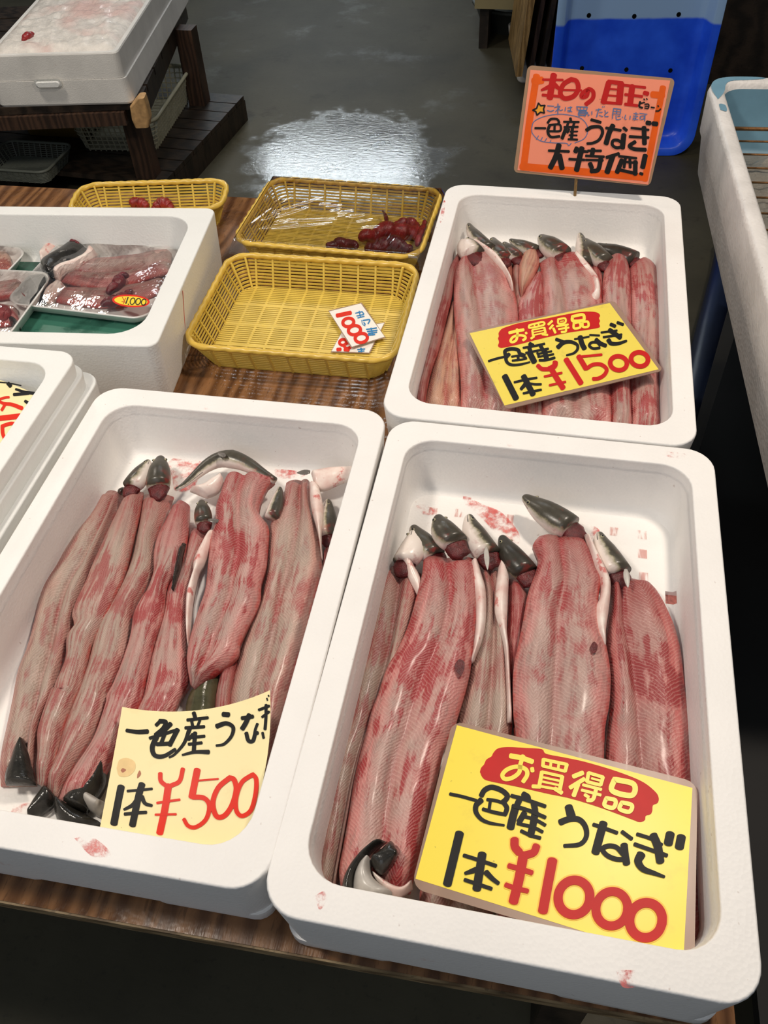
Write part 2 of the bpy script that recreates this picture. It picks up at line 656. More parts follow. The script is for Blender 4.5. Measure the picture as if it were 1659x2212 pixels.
def green_mat():
    n = NT('green_board', 0.3)
    o = n.obj()
    f = n.noise(14, 4, o, 0.6)
    n.col(n.ramp(f, [(0.40, srgb(34, 80, 66)), (0.58, srgb(60, 116, 98))]))
    n.l(n.ramp(f, [(0.4, (0.12,) * 3 + (1,)), (0.6, (0.4,) * 3 + (1,))]), n.b.inputs['Roughness'])
    return n.m


M['green'] = green_mat()


def floor_mat():
    n = NT('wet_concrete', 0.4)
    tc = n.n('ShaderNodeTexCoord')
    o = tc.outputs['Object']
    big = n.noise(1.3, 6, o, 0.6)
    fine = n.noise(60, 4, o, 0.7)
    c = n.ramp(big, [(0.35, srgb(56, 52, 38)), (0.65, srgb(80, 75, 58))])
    c = n.mix(n.math('MULTIPLY', n.sm(fine, 0.55, 0.75), 0.35), c, srgb(26, 25, 22))
    dirt = n.sm(n.noise(5, 5, o, 0.7), 0.58, 0.68)
    c = n.mix(n.math('MULTIPLY', dirt, 0.5), c, srgb(46, 38, 24))
    n.col(c)
    sp = n.n('ShaderNodeSeparateXYZ')
    n.l(o, sp.inputs[0])
    # a shallow puddle of its own irregular outline in the aisle
    ex_ = n.math('MULTIPLY', n.math('ADD', sp.outputs[0], 0.84), 2.3)
    ey_ = n.math('MULTIPLY', n.math('SUBTRACT', sp.outputs[1], 2.52), 2.2)
    dd = n.math('SQRT', n.math('ADD', n.math('MULTIPLY', ex_, ex_), n.math('MULTIPLY', ey_, ey_)))
    dd = n.math('ADD', dd, n.math('MULTIPLY', n.math('SUBTRACT', n.noise(7, 5, o, 0.65), 0.5), 1.3))
    pud = n.math('SUBTRACT', 1.0, n.sm(dd, 0.75, 1.0))
    damp = n.sm(n.noise(3.2, 5, o, 0.65), 0.56, 0.70)
    rg = n.math('SUBTRACT', 0.62, n.math('MULTIPLY', damp, 0.22))
    n.l(n.math('SUBTRACT', rg, n.math('MULTIPLY', pud, 0.50)), n.b.inputs['Roughness'])
    n.b.inputs['Specular IOR Level'].default_value = 0.4
    mp = n.n('ShaderNodeMapping')
    mp.inputs['Scale'].default_value = (18, 34, 1)
    n.l(o, mp.inputs['Vector'])
    n.bump(n.math('ADD', n.noise(2.0, 4, mp.outputs[0], 0.6), n.math('MULTIPLY', fine, 0.2)), 0.22, 0.003)
    return n.m


M['floor'] = floor_mat()


def ice_mat(name, c, pink=0.0):
    n = NT(name, 0.12)
    o = n.obj()
    f = n.noise(30, 6, o, 0.7)
    d = tuple(x * 0.72 for x in c[:3]) + (1,)
    cc = n.ramp(f, [(0.3, d), (0.65, c)])
    if pink:
        cc = n.mix(n.math('MULTIPLY', n.sm(n.noise(4, 3, o), 0.46, 0.66), pink), cc, srgb(222, 160, 150))
    n.col(cc)
    n.bump(n.noise(90, 5, o, 0.7), 0.8, 0.006)
    return n.m


M['ice'] = ice_mat('crushed_ice', srgb(246, 238, 228), 0.55)
M['ice_grey'] = ice_mat('ice_lumps', srgb(150, 144, 132))


def crate_mat():
    n = NT('worn_blue_white_crate', 0.5)
    o = n.obj()
    ge = n.n('ShaderNodeNewGeometry')
    wn = n.ramp(n.noise(12, 5, o), [(0.35, srgb(206, 202, 198)), (0.65, srgb(226, 222, 218))])
    sp = n.sm(n.noise(90, 3, o, 0.6), 0.68, 0.74)
    wn = n.mix(n.math('MULTIPLY', sp, 0.6), wn, srgb(150, 130, 124))
    n.col(wn)
    v = n.n('ShaderNodeTexVoronoi')
    v.inputs['Scale'].default_value = 160
    n.l(o, v.inputs['Vector'])
    n.bump(v.outputs['Distance'], 0.3, 0.002)
    return n.m


M['crate'] = crate_mat()
M['crate_blue'] = plain('faded_blue_paint', srgb(112, 152, 172), 0.45, 0.16, 14, 0.1)


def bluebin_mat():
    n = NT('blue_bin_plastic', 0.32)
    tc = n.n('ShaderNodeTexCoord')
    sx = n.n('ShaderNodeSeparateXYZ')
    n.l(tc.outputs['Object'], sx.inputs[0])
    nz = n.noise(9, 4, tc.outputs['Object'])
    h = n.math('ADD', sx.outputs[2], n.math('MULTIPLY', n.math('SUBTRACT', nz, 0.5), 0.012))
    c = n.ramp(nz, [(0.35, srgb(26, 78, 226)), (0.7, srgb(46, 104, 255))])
    n.col(n.mix(n.sm(h, 0.440, 0.450), c, srgb(150, 184, 226)))  # paler upper part: daylight falling there, put into the plastic's colour
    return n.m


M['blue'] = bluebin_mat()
M['wall'] = plain('dark_wall', srgb(34, 30, 26), 0.7, 0.3, 3)


def emit(name, c, s):
    m = bpy.data.materials.new(name)
    m.use_nodes = True
    t = m.node_tree
    t.nodes.remove(t.nodes['Principled BSDF'])
    e = t.nodes.new('ShaderNodeEmission')
    e.inputs[0].default_value = c
    e.inputs[1].default_value = s
    t.links.new(e.outputs[0], t.nodes['Material Output'].inputs['Surface'])
    return m


M['tube_light'] = emit('fluorescent_tube', (0.86, 0.95, 1.0, 1), 90)
M['tube_aisle'] = emit('lamp_diffuser_glow', (0.90, 0.96, 1.0, 1), 8)
M['daylight'] = emit('daylight_opening', (0.80, 0.90, 1.0, 1), 0.8)
M['lamp_shell'] = plain('lamp_shell', srgb(210, 210, 205), 0.4, 0.03)
M['bulb'] = emit('warm_bulb', (1.0, 0.84, 0.62, 1), 8)


# ------------------------------------------------------------------ the setting
def struct(name, mb, mat, smooth=False, loc=(0, 0, 0)):
    o = mb.build(name, mat, None, smooth, loc)
    o['kind'] = 'structure'
    return o


b = MB()
b.box((-7, -4, -0.1), (6, 7.4, 0))
struct('floor', b, M['floor'])
b = MB()
b.box((-7, 7.2, 0), (-3.1, 7.4, 4.2)).box((-0.9, 7.2, 0), (6, 7.4, 4.2)).box((-3.1, 7.2, 0), (-0.9, 7.4, 1.55)).box((-3.1, 7.2, 2.75), (-0.9, 7.4, 4.2))
struct('wall_back', b, M['wall'])
b = MB()
b.box((-3.1, 7.33, 1.55), (-0.9, 7.36, 2.75))
struct('window_1', b, M['daylight'])
b = MB()
b.box((5.8, -4, 0), (6, 7.2, 4.2))
struct('wall_right', b, M['wall'])
t = thing('ceiling_light', (-1.85, 6.2, 2.0), 'long fluorescent tube lamp hanging over the far side of the wet floor', 'lamp')
b = MB()
b.box((-2.55, 6.13, 2.02), (-1.15, 6.27, 2.07))
b.build('lamp_housing', M['lamp_shell'], t)
b = MB()
b.tube([(-2.5, 6.2, 1.995), (-1.2, 6.2, 1.995)], 0.035, 10)
b.build('tube', M['tube_light'], t, True)

gp = at(795, 800, TZ)
gd = ray(795, 800).normalized()
gl = gp + Vector((gd.x, gd.y, -gd.z)) * 3.0
t = thing('ceiling_light', tuple(gl), 'flat lamp panel hanging above the aisle behind the counter', 'lamp')
b = MB()
b.box((gl.x - .65, gl.y - .17, gl.z + .03), (gl.x + .65, gl.y + .17, gl.z + .08))
b.build('lamp_housing', M['lamp_shell'], t)
b = MB()
b.box((gl.x - .62, gl.y - .15, gl.z), (gl.x + .62, gl.y + .15, gl.z + .028))
b.build('diffuser', M['tube_aisle'], t)

# ------------------------------------------------------------------ counter table
t = thing('display_table', (-0.9, 0.38, 0), 'brown wet plywood counter table under the foam boxes', 'table')
fr = frame(-0.9, 0.38, 0, 0.02)
b = MB()
b.box((-1.4, -0.714, TZ - 0.018), (1.105, 0.715, TZ), fr)
o = b.build('table_top', M['table'], t)
b = MB()
b.box((-1.4, -0.716, TZ - 0.0165), (1.106, -0.7135, TZ - 0.0015), fr)
b.build('edge_ply', M['table_edge'], t, label='rough plywood front edge')
for sx in (-1.3, 1.0):
    for sy in (-0.6, 0.6):
        b = MB()
        b.box((sx - 0.03, sy - 0.03, 0), (sx + 0.03, sy + 0.03, TZ - 0.018), fr)
        b.build('leg', M['dark_wood'], t)


# ------------------------------------------------------------------ foam boxes
def foam_box(name, cx, cy, ang, w, l, zr, D, di, label, cat='foam box', group=None, rim=0.03, rimy=0.0345, mat='foam', step=True, feet=(), r_out=0.035, r_in=0.038, taper=0.007, recess=0.008):
    t = thing(name, (cx, cy, zr - D), label, cat, group)
    fr = frame(cx, cy, zr, ang)
    wi, li = w - 2 * rim, l - 2 * rimy
    def ring(w_, l_, r_, z):
        return [fr(x, y, z) for x, y in rr(w_, l_, r_, 7)]
    R = []
    zb = -D + recess
    R.append(ring(w - 2 * taper - .012, l - 2 * taper - .012, r_out - .004, zb))
    R.append(ring(w - 2 * taper, l - 2 * taper, r_out, zb + .006))
    R.append(ring(w, l, r_out, -.003))
    R.append(ring(w - .0015, l - .0015, r_out, -.0008))
    R.append(ring(w - .005, l - .005, r_out - .002, 0))
    R.append(ring(wi + .004, li + .004, r_in + .002, 0))
    R.append(ring(wi + .001, li + .001, r_in, -.001))
    R.append(ring(wi, li, r_in, -.003))
    if step:
        R.append(ring(wi - .001, li - .001, r_in, -.0145))
        R.append(ring(wi - .005, li - .005, r_in - .002, -.0165))
    k = .006
    R.append(ring(wi - .001 - k, li - .006 - 2 * k, r_in - .003, -di + .022))
    R.append(ring(wi - .002 - k, li - .010 - 2 * k, r_in - .003, -di + .011))
    R.append(ring(wi - .006 - k, li - .018 - 2 * k, r_in - .004, -di + .0035))
    R.append(ring(wi - .013 - k, li - .036 - 2 * k, r_in - .010, -di))
    m = MB()
    m.loft(R)
    for x0, x1 in feet:
        lo, hi = x0 * w - (w / 2), x1 * w - (w / 2)
        c = (lo + hi) / 2
        ww, ll = hi - lo, l - 2 * taper
        rings = [[fr(x + c, y, z) for x, y in rr(ww - q, ll - q, .02, 5)] for q, z in ((.012, -D), (0.002, -D + .005), (0.002, zb + .012))]
        m.loft(rings, True, True)
    o = m.build('box_body', M[mat], t, True)
    for p in o.data.polygons:
        if len(p.vertices) > 8:
            p.use_smooth = False
    mod = o.modifiers.new('wn', 'WEIGHTED_NORMAL')
    mod.keep_sharp = True
    return t, o, fr


DI = 0.08
boxRF, bodyRF, frRF = foam_box('foam_box', 0, 0, 0, .42, .6408, Z0, .12, DI, 'front right white foam box holding eels and the yellow 1000 yen sign', feet=((.02, .30), (.60, .98)), group=None)
boxRB, bodyRB, frRB = foam_box('foam_box', -.0172, .6508, -.0044, .42, .6538, Z0, .12, DI, 'back right white foam box of eels with the tilted yellow 1500 yen sign', feet=((.02, .98),))
boxLF, bodyLF, frLF = foam_box('foam_box', -.4217, .0111, .0149, .42, .6408, Z0, .12, DI, 'front left white foam box of eels with the cream 500 yen paper', feet=((.02, .42), (.66, .98)))

# square drain hole at the foot of the right inner wall of the 1000 yen box
p = at(1451, 1292, Z0 - .08)
cut = MB()
cut.box((p.x - .0075, p.y - .0095, Z0 - .0875), (p.x + .0075, p.y + .0095, Z0 - .0765))
M['hole_pink'] = plain('stained_hole', srgb(206, 128, 118), 0.4, 0.3, 200)
co = cut.build('cutter', M['hole_pink'], None)
mod = bodyRF.modifiers.new('hole', 'BOOLEAN')
mod.object = co
mod.operation = 'DIFFERENCE'
mod.solver = 'EXACT'
bpy.context.view_layer.update()
dg = bpy.context.evaluated_depsgraph_get()
nm = bpy.data.meshes.new_from_object(bodyRF.evaluated_get(dg))
bodyRF.modifiers.clear()
bodyRF.data = nm
bpy.data.objects.remove(co, do_unlink=True)
b = MB()
b.box((p.x - .0073, p.y - .0093, Z0 - .0874), (p.x + .0073, p.y + .0093, Z0 - .0866))
b.build('drain_hole', M['hole_pink'], boxRF)


# blood smears and faint square mould marks, thin films lying on the foam
def smear_mat():
    n = NT('blood_smear', 0.25)
    o = n.obj()
    n.col(n.ramp(n.noise(50, 4, o), [(0.4, srgb(214, 60, 56)), (0.65, srgb(232, 120, 112))]))
    n.l(n.math('MULTIPLY', n.sm(n.noise(55, 6, o, 0.72), 0.44, 0.66), 0.75), n.b.inputs['Alpha'])
    return n.m


M['smear'] = smear_mat()
n_ = NT('mould_mark', 0.5)
n_.b.inputs['Base Color'].default_value = srgb(214, 120, 108)
n_.l(n_.math('MULTIPLY', n_.sm(n_.noise(160, 3, n_.obj((1, .15, 1)), 0.6), 0.40, 0.58), 0.45), n_.b.inputs['Alpha'])
M['mould'] = n_.m


def blob_patch(parent, name, pts, z, mat, drop=None):
    """thin irregular patch on the box floor, outline given in photo pixels"""
    P = catmull(list(pts) + [pts[0]], 40)[:-1]
    v = [at(x, y, z) for x, y in P]
    return obj(name, v, [tuple(range(len(v)))], M[mat], parent)


FZ = Z0 - DI
blob_patch(boxRF, 'blood_smear', [(1000, 1068), (1040, 1088), (1085, 1108), (1120, 1150), (1118, 1178), (1080, 1160), (1040, 1118), (1005, 1090)], FZ + .0012, 'smear')
blob_patch(boxRF, 'blood_smear', [(1230, 1130), (1290, 1140), (1300, 1180), (1270, 1190), (1240, 1160)], FZ + .0012, 'smear')
blob_patch(boxRF, 'blood_smear', [(890, 1095), (915, 1090), (945, 1105), (925, 1112), (900, 1106)], FZ + .0012, 'smear')
blob_patch(boxLF, 'blood_smear', [(360, 1000), (385, 985), (440, 975), (420, 1050), (380, 1060), (372, 1030)], FZ + .0012, 'smear')
blob_patch(boxLF, 'blood_smear', [(590, 1000), (640, 990), (690, 1000), (650, 1030), (600, 1030)], FZ + .0012, 'smear')
blob_patch(boxLF, 'blood_smear', [(130, 1170), (180, 1120), (200, 1110), (150, 1210), (120, 1260)], FZ + .0012, 'smear')
blob_patch(boxLF, 'blood_smear', [(30, 1740), (70, 1735), (90, 1760), (50, 1785), (20, 1770)], FZ + .0012, 'smear')
for i, (x, y) in enumerate([(1135, 1064), (1225, 1084), (1287, 1092), (1346, 1098), (1406, 1105), (1010, 1070), (1098, 1070), (992, 1108), (1327, 1148), (1387, 1155), (1330, 1196), (1388, 1196), (1390, 1246), (935, 1105), (930, 1138), (1100, 1120)]):
    c = at(x, y, FZ + .0009)
    s = .0056
    obj('mould_mark', [c + Vector((a * s, q * s * 1.3, 0)) for a, q in ((-1, -1), (1, -1), (1, 1), (-1, 1))], [(0, 1, 2, 3)], M['mould'], boxRF)
for bx, pts in ((boxRF, [(680, 1935), (700, 1925), (705, 1945), (690, 1965)]), (boxRF, [(1330, 2095), (1375, 2098), (1380, 2128), (1345, 2132)]), (boxLF, [(160, 1810), (200, 1808), (240, 1845), (200, 1850)]), (boxRB, [(955, 440), (962, 430), (958, 470), (950, 480)]), (boxRF, [(1440, 945 + 30), (1480, 980), (1475, 990), (1442, 986)])):
    blob_patch(bx, 'blood_smear', pts, Z0 + .0004, 'smear')

# ------------------------------------------------------------------ deep box with meat trays (middle left)
c_br, c_fr = at(467, 449, Z0), at(337, 748, Z0)
ey = (c_br - c_fr)
ll = ey.length
ey.normalize()
ang = math.atan2(-ey.x, ey.y)
ex = Vector((math.cos(ang), math.sin(ang), 0))
wdp = 0.66
cc = (c_br + c_fr) / 2 - ex * (wdp / 2)
boxD, bodyD, frD = foam_box('foam_box', cc.x, cc.y, ang, wdp, ll, Z0, .12, .088, 'white foam box with a green board and trays of cut eel inside', rim=.036, rimy=.030, mat='foam_clean', step=False, feet=((.01, .99),), taper=.004, r_out=.018, r_in=.05)
# red pen line down its right face
b = MB()
pp = [frD(wdp / 2 + .0006 - .004 * (k / 8), -.05 - .004 * k + .0, -.006 - .078 * k / 8) for k in range(9)]
for a, q in zip(pp, pp[1:]):
    d = Vector((0, 1, 0)) * .0011
    b.add([a - d, a + d, q + d, q - d], [(0, 1, 2, 3)])
b.build('pen_line', M['ink_pen'], boxD, label='red pen line')
b = MB()
b.loft([[frD(x, y, z) for x, y in rr(wdp - .13, ll - .115, .03, 6)] for z in (-.0875, -.082)])
g = b.build('green_board', M['green'], None, loc=tuple(frD(0, 0, -.0875)))
tag(g, 'wet dark green board lying flat inside the white foam box of meat trays', 'board')

# ------------------------------------------------------------------ nested stack of foam trays (left edge)
STK = []
for i, (zr, xr, yb, lab) in enumerate(((Z0 + .050, -.6545, .335, 'topmost white foam tray of the nested stack at the left, holding the cream sign'), (Z0 + .026, -.6495, .338, 'second white foam tray, nested in the middle of the left stack'), (Z0 + .002, -.6415, .350, 'lowest white foam tray of the nested left stack, touching the 500 yen box'))):
    l_ = .64
    a_ = .0145
    st = foam_box('foam_tray', xr - .21 * math.cos(a_) + l_ / 2 * 0, yb - l_ / 2, a_, .42, l_, zr, .10 if i < 2 else .122, .066 if i == 0 else .071, lab, 'foam tray', 'nested foam trays', rim=.026, rimy=.030, mat='foam_clean', feet=(), r_out=.03, recess=.0)
    STK.append(st[0])


# ------------------------------------------------------------------ baskets
def basket(name, cx, cy, z, ang, w, l, h, label, mat='yellow', rimmat='yellow_rim', t_in=.022, nslat=10, pitch=.030, group=None, cat='basket', r=.035, rim_r=.0054, twist=True, bars=True):
    t = thing(name, (cx, cy, z), label, cat, group)
    fr = frame(cx, cy, z, ang)
    def loop(w_, l_, r_, n=8, dens=None):
        return rr(w_, l_, r_, n)
    def lerp_loop(f, off=0):
        w_ = w - 2 * t_in * (1 - f) + off
        l_ = l - 2 * t_in * (1 - f) + off
        return rr(w_, l_, r + .0 * f, 6)
    # rim, twisted rope look
    pts = []
    base = rr(w, l, r + .004, 8)
    for i in range(len(base)):
        a, q = Vector(base[i]), Vector(base[(i + 1) % len(base)])
        n = max(1, int((q - a).length / .0028))
        for k in range(n):
            pts.append(fr(*(a + (q - a) * (k / n)), h))
    m = MB()
    m.tube(pts, rim_r, 8, True, (lambda i, th: 1 + .13 * math.sin(i * .75 + 2 * th)) if twist else None)
    m.build('rim', M[rimmat], t, True)
    # wall: thin horizontal slats and upright ribs
    m = MB()
    hs = .0034 if bars else .004
    for s in range(nslat):
        f = (s + .5) / nslat
        lo, li_ = lerp_loop(f, .0014), lerp_loop(f, -.0014)
        zz = h * f
        n = len(lo)
        m.loft([[fr(x, y, zz - hs / 2) for x, y in lo], [fr(x, y, zz + hs / 2) for x, y in lo], [fr(x, y, zz + hs / 2) for x, y in li_], [fr(x, y, zz - hs / 2) for x, y in li_], [fr(x, y, zz - hs / 2) for x, y in lo]], False, False)
    def rib(x, y, nx, ny, wd=.0036):
        # from the bottom edge to the rim
        tx, ty = -ny, nx
        v = []
        for zf in (0, 1):
            off = t_in * zf
            for s2 in (-1, 1):
                for o2 in (-.002, .002):
                    v.append(fr(x + nx * (off + o2) + tx * s2 * wd / 2, y + ny * (off + o2) + ty * s2 * wd / 2, h * zf))
        m.add(v, [(0, 2, 3, 1), (4, 5, 7, 6), (0, 1, 5, 4), (2, 6, 7, 3), (0, 4, 6, 2), (1, 3, 7, 5)])
    wb, lb = w - 2 * t_in, l - 2 * t_in
    nx_ = max(2, int((wb - .05) / pitch))
    for i in range(nx_ + 1):
        x = -(wb - .05) / 2 + (wb - .05) * i / nx_
        rib(x, -lb / 2, 0, -1)
        rib(x, lb / 2, 0, 1)
    ny_ = max(2, int((lb - .05) / pitch))
    for i in range(ny_ + 1):
        y = -(lb - .05) / 2 + (lb - .05) * i / ny_
        rib(-wb / 2, y, -1, 0)
        rib(wb / 2, y, 1, 0)
    for sx, sy in ((-1, -1), (1, -1), (1, 1), (-1, 1)):
        for k in (30, 60):
            a = math.radians(k)
            rib(sx * (wb / 2 - r + r * math.cos(a)), sy * (lb / 2 - r + r * math.sin(a)), sx * math.cos(a), sy * math.sin(a))
    m.build('wall_lattice', M[mat], t)
    # base: fine bars lengthwise, wider cross bars
    m = MB()
    nb = int(lb / .0056)
    for i in range(nb):
        y = -lb / 2 + .004 + (lb - .008) * i / (nb - 1)
        e = max(0, abs(y) - (lb / 2 - r))
        hx = wb / 2 - (r - math.sqrt(max(0, r * r - e * e)))
        m.box((-hx, y - .0018, .002), (hx, y + .0018, .004), fr)
    for i in range(nx_ + 1):
        x = -(wb - .05) / 2 + (wb - .05) * i / nx_
        m.box((x - .0022, -lb / 2, 0), (x + .0022, lb / 2, .0036), fr)
    for i in range(3):
        y = -lb / 2 + lb * (i + 1) / 4
        m.box((-wb / 2, y - .003, .0), (wb / 2, y + .003, .0038), fr)
    m.build('base_lattice', M[mat], t)
    return t, fr


def rect_px(corners, z):
    """TL, TR, BR, BL pixels on the plane z -> centre, angle, width, length"""
    P = [at(x, y, z) for x, y in corners]
    c = sum(P, Vector((0, 0, 0))) / 4
    ux = ((P[1] - P[0]) + (P[2] - P[3])) / 2
    uy = ((P[0] - P[3]) + (P[1] - P[2])) / 2
    return c, math.atan2(ux.y, ux.x), ux.length, uy.length


HB = .055
c, a, w, l = rect_px([(486, 551), (913, 572), (842, 786), (409, 744)], TZ + HB)
BF, frBF = basket('yellow_basket', c.x, c.y, TZ, a, w, l, HB, 'empty yellow basket with two white price cards in it', group=None)
c, a, w, l = rect_px([(585, 388), (962, 408), (897, 562), (507, 520)], TZ + HB)
BW, frBW = basket('yellow_basket', c.x, c.y, TZ, a + .0, w, l, HB, 'yellow basket wrapped in shiny cling film with red offal')
wW, lW = w, l
c, a, w, l = rect_px([(180, 400), (500, 389), (472, 452), (140, 462)], TZ + HB)
BB, frBB = basket('yellow_basket', c.x, c.y, TZ, a, w, l, HB, 'yellow basket half hidden behind the foam box of meat trays')

# cling film stretched over the wrapped basket
m = MB()
nx, ny = 150, 110
rndf = random.Random(5)
creases = []
for i in range(15):      # folds fanning out of the left corners
    a0 = math.radians(14 + 62 * i / 14 + rndf.uniform(-3, 3))
    x0, y0 = -wW / 2 + .004, -lW / 2 + .03 + rndf.uniform(0, .05)
    L0, L1 = rndf.uniform(.02, .06), rndf.uniform(.09, .20)
    creases.append((x0 + math.cos(a0) * L0, y0 + math.sin(a0) * L0, x0 + math.cos(a0) * L1, y0 + math.sin(a0) * L1, rndf.uniform(.0010, .0018)))
for i in range(9):       # short pulls across the middle and at the right end
    x0 = -.06 + .013 * i + rndf.uniform(-.004, .004)
    y0 = .03 - .008 * i + rndf.uniform(-.01, .01)
    creases.append((x0, y0, x0 + rndf.uniform(.02, .05), y0 + rndf.uniform(.01, .03), .0012))
for i in range(8):
    x0 = wW / 2 - .09 + .010 * i
    creases.append((x0, -lW / 2 + .012, x0 + rndf.uniform(-.006, .01), -lW / 2 + rndf.uniform(.05, .10), .0013))
gv = []
for j in range(ny + 1):
    for i in range(nx + 1):
        x = (i / nx - .5) * (wW + .016)
        y = (j / ny - .5) * (lW + .016)
        ed = max(abs(x) - wW / 2 + .002, abs(y) - lW / 2 + .002)
        z = HB + .0064 - (max(0, ed) * 2.6)
        sag = (1 - (2 * x / wW) ** 2) * (1 - (2 * y / lW) ** 2)
        z -= .005 * max(0, sag)
        for ax_, ay_, bx_, by_, hh in creases:
            dx, dy = bx_ - ax_, by_ - ay_
            L_ = math.hypot(dx, dy)
            s_ = ((x - ax_) * dx + (y - ay_) * dy) / L_ / L_
            if -.05 < s_ < 1.05:
                d_ = abs((x - ax_) * dy - (y - ay_) * dx) / L_
                if d_ < .008:
                    z += hh * math.exp(-(d_ / .0026) ** 2) * math.sin(math.pi * max(0, min(1, s_)))
        z += .0008 * mnoise.noise(Vector((x * 30, y * 18, 3))) * max(0, sag)
        gv.append(frBW(x, y, z))
m.add(gv, [(j * (nx + 1) + i, j * (nx + 1) + i + 1, (j + 1) * (nx + 1) + i + 1, (j + 1) * (nx + 1) + i) for j in range(ny) for i in range(nx)])
m.build('cling_film', M['film'], BW, True, label='clear shiny cling film')


# lumps and strings of offal
def offal(name, pts, rad, z, mat, label, group=None, seed=0):
    rnd = random.Random(seed)
    m = MB()
    P = [at(x, y, z) for x, y in pts]
    q = catmull([tuple(p) for p in P], 16)
    rs = [rad * (.35 + .75 * math.sin(math.pi * (k + .6) / 16.2) + rnd.uniform(-.14, .2)) for k in range(16)]
    m.tube([Vector(p) + Vector((0, 0, rnd.uniform(-.2, .5) * rad)) for p in q], rs, 10)
    o = m.build(name, M[mat], None, True, loc=tuple(P[0]))
    s = o.modifiers.new('sub', 'SUBSURF')
    s.levels = 1
    s.render_levels = 1
    return tag(o, label, 'offal', group)


zo = TZ + .014
G_OFF = 'red offal under the cling film'
for i, (pts, rad, mat, lab) in enumerate((
        ([(705, 538), (740, 528), (775, 535)], .011, 'offal_dark', 'small dark offal lump at the left end of the wrapped heap'),
        ([(775, 520), (820, 505), (880, 500), (910, 520)], .017, 'offal', 'largest fleshy red offal lump in the wrapped heap'),
        ([(790, 540), (840, 530), (890, 540)], .016, 'offal_dark', 'maroon offal lump along the front of the wrapped heap'),
        ([(850, 490), (885, 482), (905, 510)], .011, 'offal', 'pinkish offal lump at the back of the wrapped heap'),
        ([(838, 490), (832, 465), (826, 455)], .004, 'offal_dark', 'thin offal string curling up from the wrapped heap'),
        ([(900, 530), (912, 500), (918, 480)], .008, 'offal', 'bright red offal strip at the right end of the wrapped heap'))):
    offal('offal_piece', pts, rad, zo + .002 * i, mat, lab, G_OFF, i)
offal('offal_piece', [(283, 445), (300, 438), (318, 446)], .013, TZ + .016, 'offal', 'left red offal lump in the half hidden basket', 'offal in the half hidden basket', 21)
offal('offal_piece', [(330, 450), (350, 443), (372, 448)], .012, TZ + .014, 'offal', 'right red offal lump in the half hidden basket', 'offal in the half hidden basket', 22)

# ------------------------------------------------------------------ background, left: stand, pallet, ice box, baskets
PZ = .10
t = thing('wooden_pallet', (-1.9, 2.42, 0), 'dark slatted wooden pallet on the wet floor below the stand', 'pallet')
fp = frame(-1.335, 2.42, 0, -.085)
b = MB()
for i in range(9):
    y = -.34 + .082 * i
    b.box((-1.3, y, PZ - .018), (.0, y + .076, PZ), fp)
b.build('deck', M['dark_wood'], t)
for x in (-1.25, -.65, -.05):
    b = MB()
    b.box((x - .03, -.345, 0), (x + .05, .40, PZ - .019), fp)
    b.build('bearer', M['dark_wood'], t)
SZ = PZ + .295
t = thing('wooden_stand', (-1.8, 2.45, PZ), 'dark wooden stand with a splintered corner carrying the ice box', 'stand')
fs0 = at(287, 218, SZ)
fs = frame(fs0.x, fs0.y + .05, 0, .20)
b = MB()
for i in range(7):
    b.box((-1.1, -.06 + i * .14, SZ - .022), (.012, .068 + i * .14, SZ), fs)
b.build('stand_top', M['dark_wood'], t)
b = MB()
b.box((-1.1, -.075, SZ - .065), (-.04, -.045, SZ - .024), fs)
b.build('front_rail', M['brown_wood'], t)
b = MB()
b.box((-.02, -.05, SZ - .075), (.01, .92, SZ - .024), fs)
b.build('side_rail', M['dark_wood'], t)
fl = at(322, 378, PZ)
rl = at(432, 222, PZ)
for i, (p, nm) in enumerate(((fl, 0), (rl, 1), (fl + Vector((-.95, -.08, 0)), 2), (rl + Vector((-.95, -.08, 0)), 3))):
    b = MB()
    b.box((p.x - .034, p.y - .03, PZ), (p.x + .034, p.y + .03, SZ + (.012 if i == 0 else -.02)))
    lg = b.build('leg', M['brown_wood'], t)
b = MB()
b.loft([[fs(x + c + .0, y - .062, z) for x, y in rr(w_, .05, .008, 3)] for w_, c, z in ((.044, .008, SZ - .07), (.058, .010, SZ - .045), (.054, .012, SZ - .005), (.022, .026, SZ + .020))])
b.build('splintered_end', M['splinter'], t, label='pale broken wood at the right corner')

ib1 = at(286, 224, SZ)
wI, lI, aI = .43, .95, .155
fi = frame(ib1.x, ib1.y, SZ, aI)
cI = fi(-wI / 2, lI / 2)
fi = frame(cI.x, cI.y, SZ, aI)
t = thing('ice_box', tuple(cI), 'white foam box with raised collar, heaped with pinkish crushed ice, on the dark wooden stand', 'ice box')
b = MB()
ri = lambda w_, l_, r_, z: [fi(x, y, z) for x, y in rr(w_, l_, r_, 6)]
hL = .075
b.loft([ri(wI, lI, .02, 0), ri(wI + .006, lI + .006, .022, .006), ri(wI - .004, lI, .022, hL)])
# hand hold, a pale bump on the front of the lower box
o = b.build('lower_box', M['foam_old'], t, False)
b = MB()
hU = hL + .075
b.loft([ri(wI - .016, lI - .006, .022, hL + .001), ri(wI - .016, lI - .006, .02, hL + .004), ri(wI - .018, lI - .01, .02, hU - .004), ri(wI - .022, lI - .014, .02, hU), ri(wI - .046, lI - .04, .02, hU), ri(wI - .05, lI - .05, .02, hU - .03)], True, True)
o = b.build('upper_collar', M['foam_old'], t, False)
b = MB()
b.loft([[fi(x - .03, -lI / 2 - .012, hL + z) for x, z in rr(.085 - q, .020 - q * .3, .008, 4)] for q in (0.0, .012)])
b.loft([[fi(x - .03, -lI / 2 - .008 - q, hL - .006 + z) for x, z in rr(.085 - 2 * q, .022 - q, .008, 4)] for q in (0.0, .008)])
b.build('hand_hold', M['foam_clean'], t)
m = MB()
nx, ny = 40, 60
gv = []
